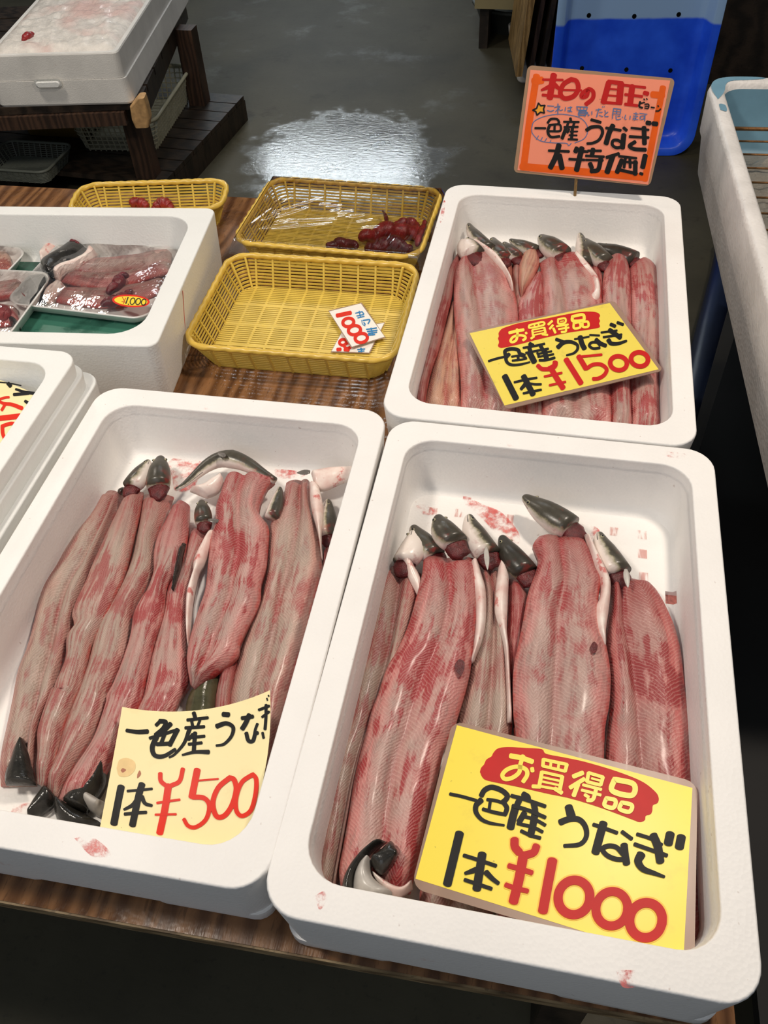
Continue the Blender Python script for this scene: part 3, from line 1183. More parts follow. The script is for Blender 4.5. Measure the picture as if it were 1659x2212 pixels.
for j in range(ny + 1):
    for i in range(nx + 1):
        x, y = (i / nx - .5) * (wI - .047), (j / ny - .5) * (lI - .041)
        e = min(1, min((wI - .047) / 2 - abs(x), (lI - .041) / 2 - abs(y)) / .03)
        z = hU - .003 + .016 * max(0, e) ** .5 + max(0, e) * (.007 * mnoise.noise(Vector((x * 30, y * 30, 0))) + .006 * mnoise.noise(Vector((x * 80, y * 80, 5))))
        gv.append(fi(x, y, z))
m.add(gv, [(j * (nx + 1) + i, j * (nx + 1) + i + 1, (j + 1) * (nx + 1) + i + 1, (j + 1) * (nx + 1) + i) for j in range(ny) for i in range(nx)])
o = m.build('crushed_ice', M['ice'], None, True, loc=tuple(fi(0, 0, hU)))
tag(o, 'pinkish crushed ice filling the foam box at top left', 'ice', kind='stuff')
offal('fish_scrap', [(50, 90), (60, 82), (72, 74)], .012, SZ + hU + .012, 'offal', 'small red scrap of fish lying on the crushed ice', None, 33)

c, a, w, l = rect_px([(208, 140), (397, 143), (352, 262), (170, 262)], PZ + .12)
basket('plastic_basket', c.x, c.y, PZ, a, w, l, .12, 'cream perforated plastic basket on the pallet under the stand', 'white_basket', 'white_basket', .03, 7, .02, r=.04, rim_r=.007, twist=False)
c, a, w, l = rect_px([(12, 303), (157, 312), (98, 373), (-48, 364)], PZ + .05)
basket('plastic_basket', c.x, c.y, PZ, a, w, l, .05, 'small grey plastic basket at the front of the dark pallet', 'grey_basket', 'grey_basket', .018, 8, .02, r=.03, rim_r=.005, twist=False)
c = at(120, 262, PZ + .05)
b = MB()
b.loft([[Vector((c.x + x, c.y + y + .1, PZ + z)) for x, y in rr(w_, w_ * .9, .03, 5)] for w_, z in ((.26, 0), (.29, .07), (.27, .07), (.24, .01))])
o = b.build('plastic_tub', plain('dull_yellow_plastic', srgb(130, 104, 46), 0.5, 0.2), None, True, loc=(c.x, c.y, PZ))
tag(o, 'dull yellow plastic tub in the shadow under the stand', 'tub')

# ------------------------------------------------------------------ background, right
bl, br = at(1172, 338, 0), at(1492, 338, 0)
aB = math.atan2(br.y - bl.y, br.x - bl.x)
wB = (br - bl).length
t = thing('blue_container', tuple((bl + br) / 2), 'large blue plastic fish container standing on end behind the salmon sign', 'container')
cB = (bl + br) / 2
fB0 = frame(cB.x, cB.y, 0, aB)
hB = 1.0
fB = lambda x, y, z: fB0(x, z, y + hB / 2)       # x across, y up, z depth (away from the customer)
ringB = lambda w_, l_, r_, d: [fB(x, y, d) for x, y in rr(w_, l_, r_, 8)]
b = MB()
b.loft([ringB(wB - .004, hB - .004, .075, .002), ringB(wB, hB, .078, .006), ringB(wB, hB, .078, .02), ringB(wB - .03, hB - .03, .07, .022), ringB(wB - .05, hB - .05, .06, .13), ringB(wB - .07, hB - .07, .055, .136)], False, True)
b.loft([list(reversed(r)) for r in [ringB(wB - .004, hB - .004, .075, .002), ringB(wB - .05, hB - .05, .06, .004), ringB(wB - .062, hB - .062, .055, .012), ringB(wB - .085, hB - .085, .05, .05), ringB(wB - .10, hB - .10, .045, .062), ringB(wB - .14, hB - .14, .03, .065)]], False, True)
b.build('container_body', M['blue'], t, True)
for row, pxs in enumerate(([(1272, 33), (1370, 35), (1466, 31)], [(1257, 147), (1353, 150), (1448, 152)])):
    for px in pxs:
        nrm = Vector((-math.sin(aB), math.cos(aB), 0))
        p = on_plane(px[0], px[1], tuple(cB + nrm * .0655), nrm)
        b = MB()
        b.tube([p + nrm * .0, p - nrm * .0016], .0075, 12)
        b.build('drain_hole', M['pupil'], t, label='dark round drain hole')

# boards leaning to the left of the container, on a white foam block
t0, t1 = at(1113, 184, 0), at(1096, 62, .05)
ey_ = Vector((t1.x - t0.x, t1.y - t0.y, 0)).normalized()
ex_ = Vector((ey_.y, -ey_.x, 0))
lb_ = (t1 - t0).length
b = MB()
b.loft([[t0 + ex_ * (.2 + x) + ey_ * (lb_ / 2 + y) + Vector((0, 0, z)) for x, y in rr(.4 - q, lb_ - q, .03, 5)] for q, z in ((.03, 0), (.02, .01), (0.0, .075), (.006, .08))])
o = b.build('foam_block', M['foam_old'], None, True, loc=(t0.x, t0.y, 0))
tag(o, 'long low white foam block on the floor under the upright boards', 'foam block')
for i, (px, py, th, mat, lab) in enumerate(((1121, 166, .026, 'tan_wood', 'tan edged board standing upright, leftmost of the boards beside the blue container'), (1146, 158, .018, 'brown_wood', 'dark board standing upright, second of the boards beside the blue container'), (1168, 160, .02, 'dark_wood', 'thick dark board standing upright, third of the boards beside the blue container'), (1192, 160, .022, 'brown_wood', 'brown board standing upright right against the blue container'))):
    p = at(px, py, .08)
    b = MB()
    v = [p + ex_ * sx * th / 2 + ey_ * sy + Vector((.115 * sz, 0, 1.25 * sz)) for sz in (0, 1) for sx, sy in ((-1, 0), (1, 0), (1, .42), (-1, .42))]
    b.add(v, [(0, 3, 2, 1), (4, 5, 6, 7), (0, 1, 5, 4), (1, 2, 6, 5), (2, 3, 7, 6), (3, 0, 4, 7)])
    o = b.build('upright_board', M[mat], None, False, loc=tuple(p))
    tag(o, lab, 'board', 'boards beside the blue container')

# grey basin and pale carton further back
p = at(1072, 82, 0)
t = thing('grey_basin', (p.x, p.y + .2, 0), 'dark grey round basin on the floor at the far end', 'basin')
ringc = lambda r_, z: [Vector((p.x + .08 + r_ * math.cos(2 * math.pi * k / 28), p.y + .2 + r_ * math.sin(2 * math.pi * k / 28), z)) for k in range(28)]
b = MB()
b.loft([ringc(.17, 0), ringc(.21, .10), ringc(.222, .10), ringc(.222, .112), ringc(.205, .112), ringc(.165, .01)])
b.build('basin_body', plain('grey_basin_plastic', srgb(92, 96, 92), 0.45, 0.15, 6), t, True)
p2 = at(1025, 19, .18)
t = thing('pale_carton', (p2.x + .25, p2.y + .2, 0), 'pale yellowish carton on dark legs at the far end', 'carton')
b = MB()
b.box((p2.x, p2.y, .18), (p2.x + .5, p2.y + .4, .45))
b.build('carton_body', plain('pale_carton', srgb(140, 128, 92), 0.6, 0.1, 5), t)
for sx in (.04, .46):
    b = MB()
    b.box((p2.x + sx - .02, p2.y + .05, 0), (p2.x + sx + .02, p2.y + .35, .18))
    b.build('leg', M['dark_wood'], t)

# dark shelving behind the blue container
t = thing('dark_shelf', (1.3, 3.4, 0), 'dark brown wooden shelving behind the blue container', 'shelf')
b = MB()
b.box((cB.x - .12, 3.35, 0), (2.6, 3.40, 1.6))
b.build('back_panel', M['dark_wood'], t)
b = MB()
px = at(1630, 60, .4)
b.box((.86, 3.28, 0), (.96, 3.35, 1.6))
b.build('upright', M['brown_wood'], t)

# ------------------------------------------------------------------ worn crate on the right with wire rack and ice
ZC = Z0 + .10
ca, cb = at(1537, 210, ZC), at(1662, 655, ZC)
eyc = (ca - cb).normalized()
aC = math.atan2(-eyc.x, eyc.y)
lC, wC, hC = 1.06, .62, .17
back = ca + eyc * .10
exC = Vector((eyc.y, -eyc.x, 0))
cC = back - eyc * (lC / 2) + exC * (wC / 2)
fC = frame(cC.x, cC.y, ZC, aC)
t = thing('worn_crate', (cC.x, cC.y, ZC - hC), 'big worn white crate with faded blue inside, at the right edge', 'crate')
rc = lambda w_, l_, r_, z: [fC(x, y, z) for x, y in rr(w_, l_, r_, 8)]
b = MB()
b.loft([rc(wC - .05, lC - .05, .05, -hC), rc(wC - .03, lC - .03, .06, -hC + .012), rc(wC - .012, lC - .012, .06, -.085), rc(wC - .004, lC - .004, .06, -.08), rc(wC, lC, .06, -.01), rc(wC - .006, lC - .006, .058, -.002), rc(wC - .016, lC - .016, .055, 0), rc(wC - .044, lC - .044, .045, 0), rc(wC - .054, lC - .054, .04, -.004), rc(wC - .060, lC - .060, .04, -.012)], True, False)
o = b.build('crate_shell', M['crate'], t, True)
b = MB()
b.loft([rc(wC - .060, lC - .060, .04, -.012), rc(wC - .075, lC - .075, .04, -.12), rc(wC - .10, lC - .10, .03, -.13)], False, True)
b.build('crate_lining', M['crate_blue'], t, True, label='faded blue lining')
# remains of blue paint on the rim corner
for pts in ([(-.300, .42), (-.306, .47), (-.296, .505), (-.270, .522), (-.22, .5245), (-.20, .518), (-.235, .510), (-.262, .506), (-.276, .492), (-.283, .46), (-.290, .44)], [(-.301, .375), (-.291, .37), (-.290, .395), (-.300, .40)]):
    P = catmull(pts + [pts[0]], 40)[:-1]
    obj('paint_patch', [fC(x, y, .0007) for x, y in P], [tuple(range(len(P)))], M['crate_blue'], t, label='patch of blue paint')
b = MB()
for i in range(1, 15):
    y = lC / 2 - .05 - i * .052
    r_ = .0035 if i == 1 else .0018
    b.tube([fC(-wC / 2 + .036, y, -.055), fC(wC / 2 - .036, y, -.055)], r_, 6)
for x in (-.17, .1):
    b.tube([fC(x, lC / 2 - .1, -.0585), fC(x, -lC / 2 + .1, -.0585)], .0022, 6)
o = b.build('wire_rack', M['rust'], None, True, loc=tuple(fC(0, 0, -.057)))
tag(o, 'rusty wire rack laid inside the worn crate', 'rack')
m = MB()
nx, ny = 34, 60
gv = []
for j in range(ny + 1):
    for i in range(nx + 1):
        x, y = (i / nx - .5) * (wC - .082), (j / ny - .5) * (lC - .10) - .0
        z = -.098 + .016 * mnoise.noise(Vector((x * 22, y * 22, 1))) + .012 * abs(mnoise.noise(Vector((x * 60, y * 60, 2)))) - (.05 * sstep(lC / 2 - .15, lC / 2 - .06, y))
        gv.append(fC(x, y, max(z, -.129)))
m.add(gv, [(j * (nx + 1) + i, j * (nx + 1) + i + 1, (j + 1) * (nx + 1) + i + 1, (j + 1) * (nx + 1) + i) for j in range(ny) for i in range(nx)])
o = m.build('ice_lumps', M['ice_grey'], None, False, loc=tuple(fC(0, 0, -.1)))
tag(o, 'grey melting ice lumps under the wire rack', 'ice', kind='stuff')

# what carries the crate: dark stand, with a grey plank and a blue bin in its shadow
zs = ZC - hC - .002
t = thing('crate_stand', (.8, .6, 0), 'black stand under the worn crate', 'stand')
sa, sb = at(1512, 965, .42), at(1598, 690, .42)
es = (sb - sa).normalized()
exs = Vector((es.y, -es.x, 0))
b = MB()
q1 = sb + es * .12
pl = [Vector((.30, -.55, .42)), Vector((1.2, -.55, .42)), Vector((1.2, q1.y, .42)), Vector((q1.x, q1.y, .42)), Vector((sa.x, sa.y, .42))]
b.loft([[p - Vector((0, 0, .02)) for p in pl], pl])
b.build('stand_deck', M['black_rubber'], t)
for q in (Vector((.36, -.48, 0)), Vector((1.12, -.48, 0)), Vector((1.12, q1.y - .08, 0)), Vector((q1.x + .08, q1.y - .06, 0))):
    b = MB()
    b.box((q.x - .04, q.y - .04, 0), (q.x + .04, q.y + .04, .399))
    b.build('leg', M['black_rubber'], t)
for cy_ in (-.3, .3):
    p = fC(.04, cy_, 0)
    b = MB()
    b.box((p.x - .22, p.y - .05, .421), (p.x + .22, p.y + .05, zs))
    b.build('bearer', M['black_rubber'], t)
pa, pb = at(1506, 905, .30), at(1580, 640, .30)
ep = (pb - pa).normalized()
exp_ = Vector((ep.y, -ep.x, 0))
b = MB()
A, B = pa - ep * .5, pb + ep * .2
wp = .075
b.add([A - exp_ * .0, B, B + exp_ * wp, A + exp_ * wp] + [v + Vector((0, 0, .018)) for v in (A, B, B + exp_ * wp, A + exp_ * wp)], [(0, 3, 2, 1), (4, 5, 6, 7), (0, 1, 5, 4), (1, 2, 6, 5), (2, 3, 7, 6), (3, 0, 4, 7)])
for v in (A + ep * .1, B - ep * .1):
    b.box((v.x + .01, v.y - .02, 0), (v.x + .05, v.y + .02, .2995))
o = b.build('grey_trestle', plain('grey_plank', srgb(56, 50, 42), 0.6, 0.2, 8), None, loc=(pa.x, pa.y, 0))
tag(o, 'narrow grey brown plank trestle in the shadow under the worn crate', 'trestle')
b = MB()
hp = [(1490, 900), (1508, 820), (1528, 730), (1550, 640), (1566, 570), (1572, 520)]
P = [at(x + 5, y, .05) for x, y in hp]
b.tube([Vector(p) for p in catmull([tuple(p) for p in P], 24)], .042, 14)
o = b.build('blue_hose', M['navy'], None, True, loc=tuple(P[0]))
tag(o, 'thick dark blue hose on the floor beside the worn crate', 'hose')

# ------------------------------------------------------------------ eels
def tile(ox, oy, k=3.0):
    return lambda *p: [(ox + x / k, oy + y / k) for x, y in p]


A, B_, C_, D_ = tile(680, 1040), tile(1050, 1040), tile(640, 1560), tile(1050, 1540)
F_, G_, H_ = tile(0, 960), tile(300, 960), tile(0, 1380)
P_, Q_ = tile(860, 440), tile(1000, 440)


def fillet(parent, name, L, R, z0, h, mat, Mid=None, z1=None, red=0.4, N=46, K=26, seed=0, label=None, taper=(.04, .05), wob=.0012, lift=0.0):
    """an opened eel side lying in its box: outline given by the left and right edge seen in the photo, thickness h above z0"""
    z1 = z0 if z1 is None else z1
    Lp, Rp = catmull(L, N), catmull(R, N)
    Mp = catmull(Mid, N) if Mid else None
    v, uv, par = [], [], []
    vlen = 0
    prev = None
    for i in range(N):
        s = i / (N - 1)
        zb = z0 + (z1 - z0) * s
        l, r = at(*Lp[i], zb + .003), at(*Rp[i], zb + .003)
        tm = .5
        if Mp:
            mpt = at(*Mp[i], zb + h * .5)
            d = r - l
            tm = max(.22, min(.78, (mpt - l).dot(d) / d.dot(d)))
        c = (l + r) / 2
        if prev is not None:
            vlen += (c - prev).length
        prev = c
        en = max(.03, sstep(0, taper[0], s)) * max(.03, sstep(0, taper[1], 1 - s))
        hh = h * (.35 + .65 * en)
        for k in range(K):
            t = k / (K - 1)
            # local across coordinate: groove at .5
            if t < tm:
                u = .5 * t / tm
            else:
                u = .5 + .5 * (t - tm) / (1 - tm)
            if Mp:
                e = abs(2 * u - 1)            # 0 groove, 1 edge
                q = math.sin(math.pi * min(1, max(0, e * .90 + .06))) ** .62
                prof = .30 + .70 * q if e < .5 else .16 + .84 * q
            else:
                prof = .10 + .90 * math.sin(math.pi * (.03 + .94 * u)) ** .55
            p = l.lerp(r, t)
            nz = mnoise.noise(Vector((p.x * 38 + seed, p.y * 26, seed * 3.1)))
            nz2 = mnoise.noise(Vector((p.x * 120 + seed, p.y * 90, seed)))
            z = zb + max(.0008, hh * prof + (wob * 1.6 * nz + wob * .5 * nz2) * (1 if 0 < k < K - 1 else .3)) + lift * abs(2 * u - 1) ** 3
            v.append(Vector((p.x, p.y, z)))
            uv.append((u, vlen))
            par.append((s, red, 0))
        # underside
        v.append(Vector((r.x, r.y, zb)))
        uv.append((1.0, vlen)); par.append((s, red, 0))
        v.append(Vector((l.x, l.y, zb)))
        uv.append((0.0, vlen)); par.append((s, red, 0))
    n = K + 2
    f = []
    for i in range(N - 1):
        for j in range(n):
            k = (j + 1) % n
            f.append((i * n + j, (i + 1) * n + j, (i + 1) * n + k, i * n + k))
    f.append(tuple(range(n)))
    f.append(tuple(reversed(range((N - 1) * n, N * n))))
    return obj(name, v, f, M[mat], parent, True, uv=uv, par=par, label=label)


def head(parent, base, tip, wpx, z, roll=0, mat='head', bend=0.0, eye=1, neck=True, flat=.86, ztip=None, name='head', rs=None):
    b0, t0 = at(*base, z), at(*tip, z if ztip is None else ztip)
    ax = (t0 - b0)
    L = ax.length
    ax.normalize()
    side = ax.cross(Vector((0, 0, 1))).normalized()
    upv = side.cross(ax).normalized()
    # half width in metres from the width in pixels at the base
    q = at(base[0] + 50, base[1], z) - b0
    rad = wpx / 2 * q.length / 50
    prof = rs or [(0, .94), (.10, 1.0), (.24, 1.02), (.40, .98), (.54, .89), (.66, .76), (.77, .61), (.86, .48), (.93, .37), (.97, .27), (.992, .16), (1.0, .03)]
    NA = 26
    v, uv = [], []
    for s, r in prof:
        cpt = b0 + ax * (L * s) + side * (bend * L * 4 * s * (1 - s)) * 1.0
        fl = 1.0 if s < .5 else 1 - .25 * sstep(.5, 1, s)
        for k in range(NA):
            th = 2 * math.pi * k / NA
            p = cpt + side * (rad * r * math.sin(th)) + upv * (rad * flat * r * math.cos(th) * fl)
            v.append(p)
            # angle from the back: back is at th = roll
            d = abs(((math.degrees(th) - roll + 180) % 360) - 180) / 180
            uv.append((d, s))
    f = []
    for i in range(len(prof) - 1):
        for j in range(NA):
            k = (j + 1) % NA
            f.append((i * NA + j, i * NA + k, (i + 1) * NA + k, (i + 1) * NA + j))
    f.append(tuple(reversed(range(NA))))
    f.append(tuple(range((len(prof) - 1) * NA, len(prof) * NA)))
    ho = obj(name, v, f, M[mat], parent, True, uv=uv)
    if eye:
        for sg in (-1, 1):
            th = math.radians(roll + sg * 62)
            dr = side * math.sin(th) + upv * math.cos(th)
            if dr.z < -.15:
                continue
            s_ = .80
            cpt = b0 + ax * (L * s_) + side * (bend * L * 4 * s_ * (1 - s_))
            ce = cpt + side * (rad * .53 * math.sin(th)) + upv * (rad * .53 * flat * .86 * math.cos(th))
            for nm, rr_, mm, o in (('eye', rad * .15, 'eye', 0), ('pupil', rad * .095, 'pupil', rad * .085)):
                vv, ff = [], []
                for a in range(7):
                    for k in range(10):
                        ph, t2 = math.pi * a / 6, 2 * math.pi * k / 10
                        vv.append(ce + dr * o + Vector((math.sin(ph) * math.cos(t2), math.sin(ph) * math.sin(t2), math.cos(ph))) * rr_)
                for a in range(6):
                    for k in range(10):
                        k2 = (k + 1) % 10
                        ff.append((a * 10 + k, (a + 1) * 10 + k, (a + 1) * 10 + k2, a * 10 + k2))
                if nm == 'eye':
                    eo = obj(nm, vv, ff, M[mm], ho, True)
                else:
                    obj(nm, vv, ff, M[mm], ho, True)
    if neck:
        # ragged cut flesh where the head joins the body
        vv, ff = [], []
        for a in range(9):
            for k in range(18):
                ph, t2 = math.pi * a / 8, 2 * math.pi * k / 18
                d = side * (math.sin(ph) * math.cos(t2) * rad * .84) + ax * (math.sin(ph) * math.sin(t2) * rad * 1.15) + upv * (math.cos(ph) * rad * .46)
                p = b0 - ax * rad * .15 - upv * rad * .28 + d * (1 + .22 * mnoise.noise(d * 190 + b0 * 9) + .12 * mnoise.noise(d * 500))
                vv.append(p)
        for a in range(8):
            for k in range(18):
                k2 = (k + 1) % 18
                ff.append((a * 18 + k, (a + 1) * 18 + k, (a + 1) * 18 + k2, a * 18 + k2))
        obj('cut_neck', vv, ff, M['blood'], parent, True, label='dark bloody cut behind the head')
    return ho


def fin(parent, base, tip, wpx, z, mat='fin'):
    b0, t0 = at(*base, z), at(*tip, z - .001)
    ax = t0 - b0
    L = ax.length
    ax.normalize()
    side = ax.cross(Vector((0, 0, 1))).normalized()
    rad = wpx / 2 * (at(base[0] + 50, base[1], z) - b0).length / 50
    m = MB()
    m.loft([[b0 + ax * L * s + side * (rad * w * math.cos(t)) + Vector((0, 0, 1)) * (.0011 * (1.1 - s) * math.sin(t)) for t in [2 * math.pi * k / 10 for k in range(10)]] for s, w in ((0, .5), (.2, .9), (.45, 1), (.7, .75), (.9, .35), (1, .05))])
    return m.build('pectoral_fin', M[mat], parent, True)


def eel(px, z, label, group):
    p = at(*px, z)
    return thing('eel', tuple(p), label, 'eel', group)


T0, T1, T2 = FZ + .002, FZ + .020, FZ + .030
GF, GL, GB = 'opened eels in the 1000 yen box', 'opened eels in the 500 yen box', 'opened eels in the 1500 yen box'

# ---- front right box (1000 yen)
e = eel((745, 1500), FZ, 'opened eel along the left wall of the 1000 yen box, pale head turned belly up', GF)
fillet(e, 'fillet', A((445, 545), (405, 700), (355, 900), (300, 1130), (240, 1380), (180, 1659)) + C_((255, 250), (205, 500), (170, 750), (150, 950), (135, 1160)),
       A((690, 600), (672, 740), (620, 960), (560, 1150), (500, 1320), (430, 1560)) + C_((470, 150), (400, 400), (350, 650), (310, 850), (280, 1000), (250, 1170)), T0, .020, 'flesh_grey',
       A((545, 590), (535, 700), (510, 900), (470, 1150), (405, 1400), (335, 1659)) + C_((395, 350), (335, 650), (300, 850), (270, 1000), (245, 1150)), red=.35, seed=1)
head(e, A((585, 520))[0], A((640, 318))[0], 58, T1 + .008, -125, 'head_white', .10)
fillet(e, 'belly_flap', A((560, 500), (590, 560), (605, 620), (640, 690), (668, 745)), A((650, 490), (640, 540), (668, 590), (690, 650), (690, 720)), T1 + .006, .012, 'belly', red=.2, K=14, N=24, seed=2, z1=T0 + .012)

e = eel((1010, 1560), FZ, 'half white headed eel between the broad curved eel and centre eel, 1000 yen box', GF)
fillet(e, 'fillet', A((1050, 540), (1080, 700), (1080, 900), (1020, 1150), (985, 1330), (940, 1500), (920, 1620)) + C_((960, 400), (870, 800), (805, 1080), (790, 1270)),
       A((1200, 540), (1225, 800), (1240, 980), (1255, 1200), (1275, 1420), (1270, 1659)) + C_((1290, 400), (1285, 800), (1270, 1240), (1278, 1340)), T0, .020, 'flesh_grey',
       A((1125, 560), (1160, 800), (1160, 1000), (1150, 1250), (1130, 1500), (1110, 1659)) + C_((1080, 500), (1050, 800), (1015, 1160), (1010, 1300)), red=.15, seed=3)
head(e, A((1120, 470))[0], A((995, 215))[0], 60, T1 + .010, 82, 'head', -.07)
fin(e, A((1110, 430))[0], A((1120, 575))[0], 12, T1 + .024, 'fin_pale')
fillet(e, 'belly_flap', A((1195, 500), (1178, 640), (1165, 830), (1200, 960), (1228, 1100), (1240, 1300), (1248, 1560)), A((1225, 500), (1255, 600), (1250, 800), (1245, 960), (1258, 1100), (1268, 1300), (1280, 1560)), T1, .011, 'belly', z1=T0 + .016, red=.2, K=14, N=36, seed=4)

e = eel((1098, 1300), FZ, 'thin red eel with glossy dark head squeezed against the centre eel, 1000 yen box', GF)
fillet(e, 'fillet', A((1250, 640), (1250, 900), (1240, 1100), (1265, 1300), (1290, 1620)) + C_((1420, 300), (1400, 800)), A((1310, 640), (1385, 770), (1370, 1000), (1360, 1200), (1400, 1500), (1420, 1640)) + C_((1560, 300), (1520, 800)), T0, .018, 'flesh_red', red=.8, seed=5)
head(e, A((1370, 590))[0], A((1208, 350))[0], 58, T1 + .006, 25, 'head_dark', -.06)

e = eel((930, 1300), FZ, 'eel showing only its bloodied dark head beside the pale head, 1000 yen box', GF)
fillet(e, 'fillet', A((720, 500), (700, 700), (640, 900), (560, 1150), (480, 1350)), A((850, 500), (860, 700), (820, 900), (740, 1150), (640, 1350)), T0 + .003, .010, 'flesh_red', red=.8, seed=6)
head(e, A((775, 480))[0], A((632, 285))[0], 56, T1 + .004, 40, 'head', -.05)

e = eel((880, 1600), FZ, 'broad curved eel with dark bronze head and black coiled tail, 1000 yen box', GF)
L2 = A((705, 500), (695, 620), (660, 760), (605, 950), (530, 1120), (465, 1230), (420, 1370), (370, 1500), (330, 1659)) + C_((385, 350), (345, 600), (310, 800), (280, 980), (300, 1130))
R2 = A((1035, 500), (1045, 700), (1042, 900), (1025, 1100), (1005, 1250), (968, 1400), (925, 1540), (890, 1659)) + C_((960, 180), (900, 420), (850, 620), (800, 850), (765, 1000), (740, 1110))
M2 = A((850, 470), (880, 680), (870, 850), (810, 1060), (700, 1280), (630, 1480), (580, 1659)) + C_((640, 250), (600, 500), (578, 700), (560, 820), (540, 980), (520, 1120))
fillet(e, 'fillet', L2, R2, T1, .022, 'flesh_pink', M2, z1=T1 - .004, red=.75, seed=7, N=60)
head(e, A((910, 400))[0], A((792, 218))[0], 62, T2 + .012, 20, 'head', -.08)
fillet(e, 'belly_flap', A((1010, 520), (1018, 640), (1038, 760), (1043, 900), (1030, 1050), (1010, 1180)), A((1045, 500), (1080, 600), (1108, 720), (1108, 900), (1085, 1030), (1035, 1160)), T1 + .002, .014, 'belly', red=.2, K=16, N=32, seed=8)
blob_patch(e, 'dark_wound', [(985, 1430), (993, 1424), (1003, 1430), (1002, 1448), (995, 1459), (985, 1450), (982, 1440)], T1 + .0215, 'blood')
# coiled tail: dark back, pale underside
fillet(e, 'tail_fold', C_((470, 810), (395, 880), (335, 960), (302, 1050), (300, 1140)), C_((590, 772), (500, 850), (440, 930), (385, 1010), (370, 1130)), T1 + .016, .020, 'skin_dark', K=14, N=24, seed=9)
fillet(e, 'tail_fold', C_((455, 905), (400, 950), (365, 1040), (370, 1130), (460, 1180)), C_((490, 910), (490, 1000), (540, 1060), (610, 1100), (640, 1130)), T1 + .012, .026, 'tail_pale' if 'tail_pale' in M else 'fin_pale', K=14, N=24, seed=10)
fillet(e, 'tail_fold', C_((470, 905), (540, 990), (590, 965), (640, 905)), C_((520, 880), (580, 800), (620, 780), (664, 850)), T1 + .020, .018, 'skin_dark', K=14, N=20, seed=11)
fillet(e, 'tail_fold', C_((520, 1040), (600, 1120), (680, 1130), (755, 1080)), C_((480, 960), (590, 1040), (680, 1075), (750, 1020)), T1 + .014, .014, 'belly', K=14, N=20, seed=12)

e = eel((1200, 1500), FZ, 'wide centre eel of the 1000 yen box whose head points to the upper left corner', GF)
L4 = B_((345, 355), (300, 430), (335, 540), (270, 740), (240, 900), (205, 1080), (175, 1240), (175, 1500), (190, 1659)) + D_((150, 400), (110, 900), (70, 1420))
R4 = B_((640, 370), (700, 570), (740, 650), (722, 800), (745, 1000), (770, 1060), (800, 1250), (795, 1450), (768, 1600)) + D_((760, 250), (740, 800), (700, 1430))
M4 = B_((485, 350), (490, 500), (510, 680), (470, 900), (470, 1100), (450, 1400), (430, 1659)) + D_((420, 400), (400, 900), (380, 1420))
fillet(e, 'fillet', L4, R4, T1 + .004, .022, 'flesh_pink', M4, z1=T1, red=.22, seed=13, N=60)
head(e, B_((545, 300))[0], B_((240, 92))[0], 66, T1 + .012, 18, 'head', -.03)
fillet(e, 'belly_flap', B_((635, 350), (695, 540), (738, 650), (735, 760), (703, 830), (715, 960), (755, 1060)), B_((660, 350), (755, 540), (803, 640), (803, 750), (792, 850), (775, 980), (778, 1070)), T1 + .008, .014, 'belly', red=.2, K=16, N=36, seed=14)
blob_patch(e, 'dark_wound', [(1278, 1390), (1284, 1386), (1291, 1394), (1288, 1408), (1280, 1410), (1275, 1400)], T1 + .0265, 'blood')

e = eel((1400, 1600), FZ, 'rightmost eel of the 1000 yen box, red belly curving along the right wall', GF)
L5 = B_((805, 640), (800, 830), (775, 1050), (785, 1200), (800, 1400), (785, 1600)) + D_((770, 250), (740, 800), (740, 1420))
R5 = B_((985, 640), (1075, 690), (1155, 820), (1215, 960), (1252, 1100), (1275, 1300), (1295, 1500), (1312, 1659)) + D_((1320, 400), (1360, 900), (1400, 1300), (1425, 1640))
M5 = B_((835, 700), (885, 880), (935, 1100), (965, 1300), (985, 1500), (990, 1659)) + D_((1010, 400), (1030, 900), (1050, 1560))
fillet(e, 'fillet', L5, R5, T0 + .006, .022, 'flesh_red', M5, z1=T0 + .004, red=.62, seed=15, N=60)
head(e, B_((860, 590))[0], B_((728, 328))[0], 62, T1 + .006, 72, 'head', -.07)
fin(e, B_((905, 570))[0], B_((920, 690))[0], 14, T1 + .020, 'fin_pale')
fillet(e, 'skin_edge', D_((1340, 500), (1380, 900), (1395, 1200), (1420, 1640)), D_((1350, 500), (1400, 900), (1425, 1200), (1455, 1640)), T0, .012, 'skin_dark', K=10, N=24, seed=16)
e = eel((1095, 1990), FZ, 'pale folded eel end with a scrap of black skin below the 1000 yen sign', GF)
fillet(e, 'fillet', C_((1290, 1200), (1290, 1340)), C_((1480, 1200), (1500, 1370)), T0, .022, 'belly', K=14, N=14, seed=17)
fillet(e, 'skin', C_((1405, 1345), (1400, 1372)), C_((1515, 1340), (1510, 1400)), T0 + .018, .008, 'skin_dark', K=10, N=8, seed=18)
fillet(e, 'fillet', C_((1500, 1300), (1510, 1400)), C_((1680, 1380), (1690, 1460)), T0, .018, 'flesh_red', K=14, N=14, seed=19)

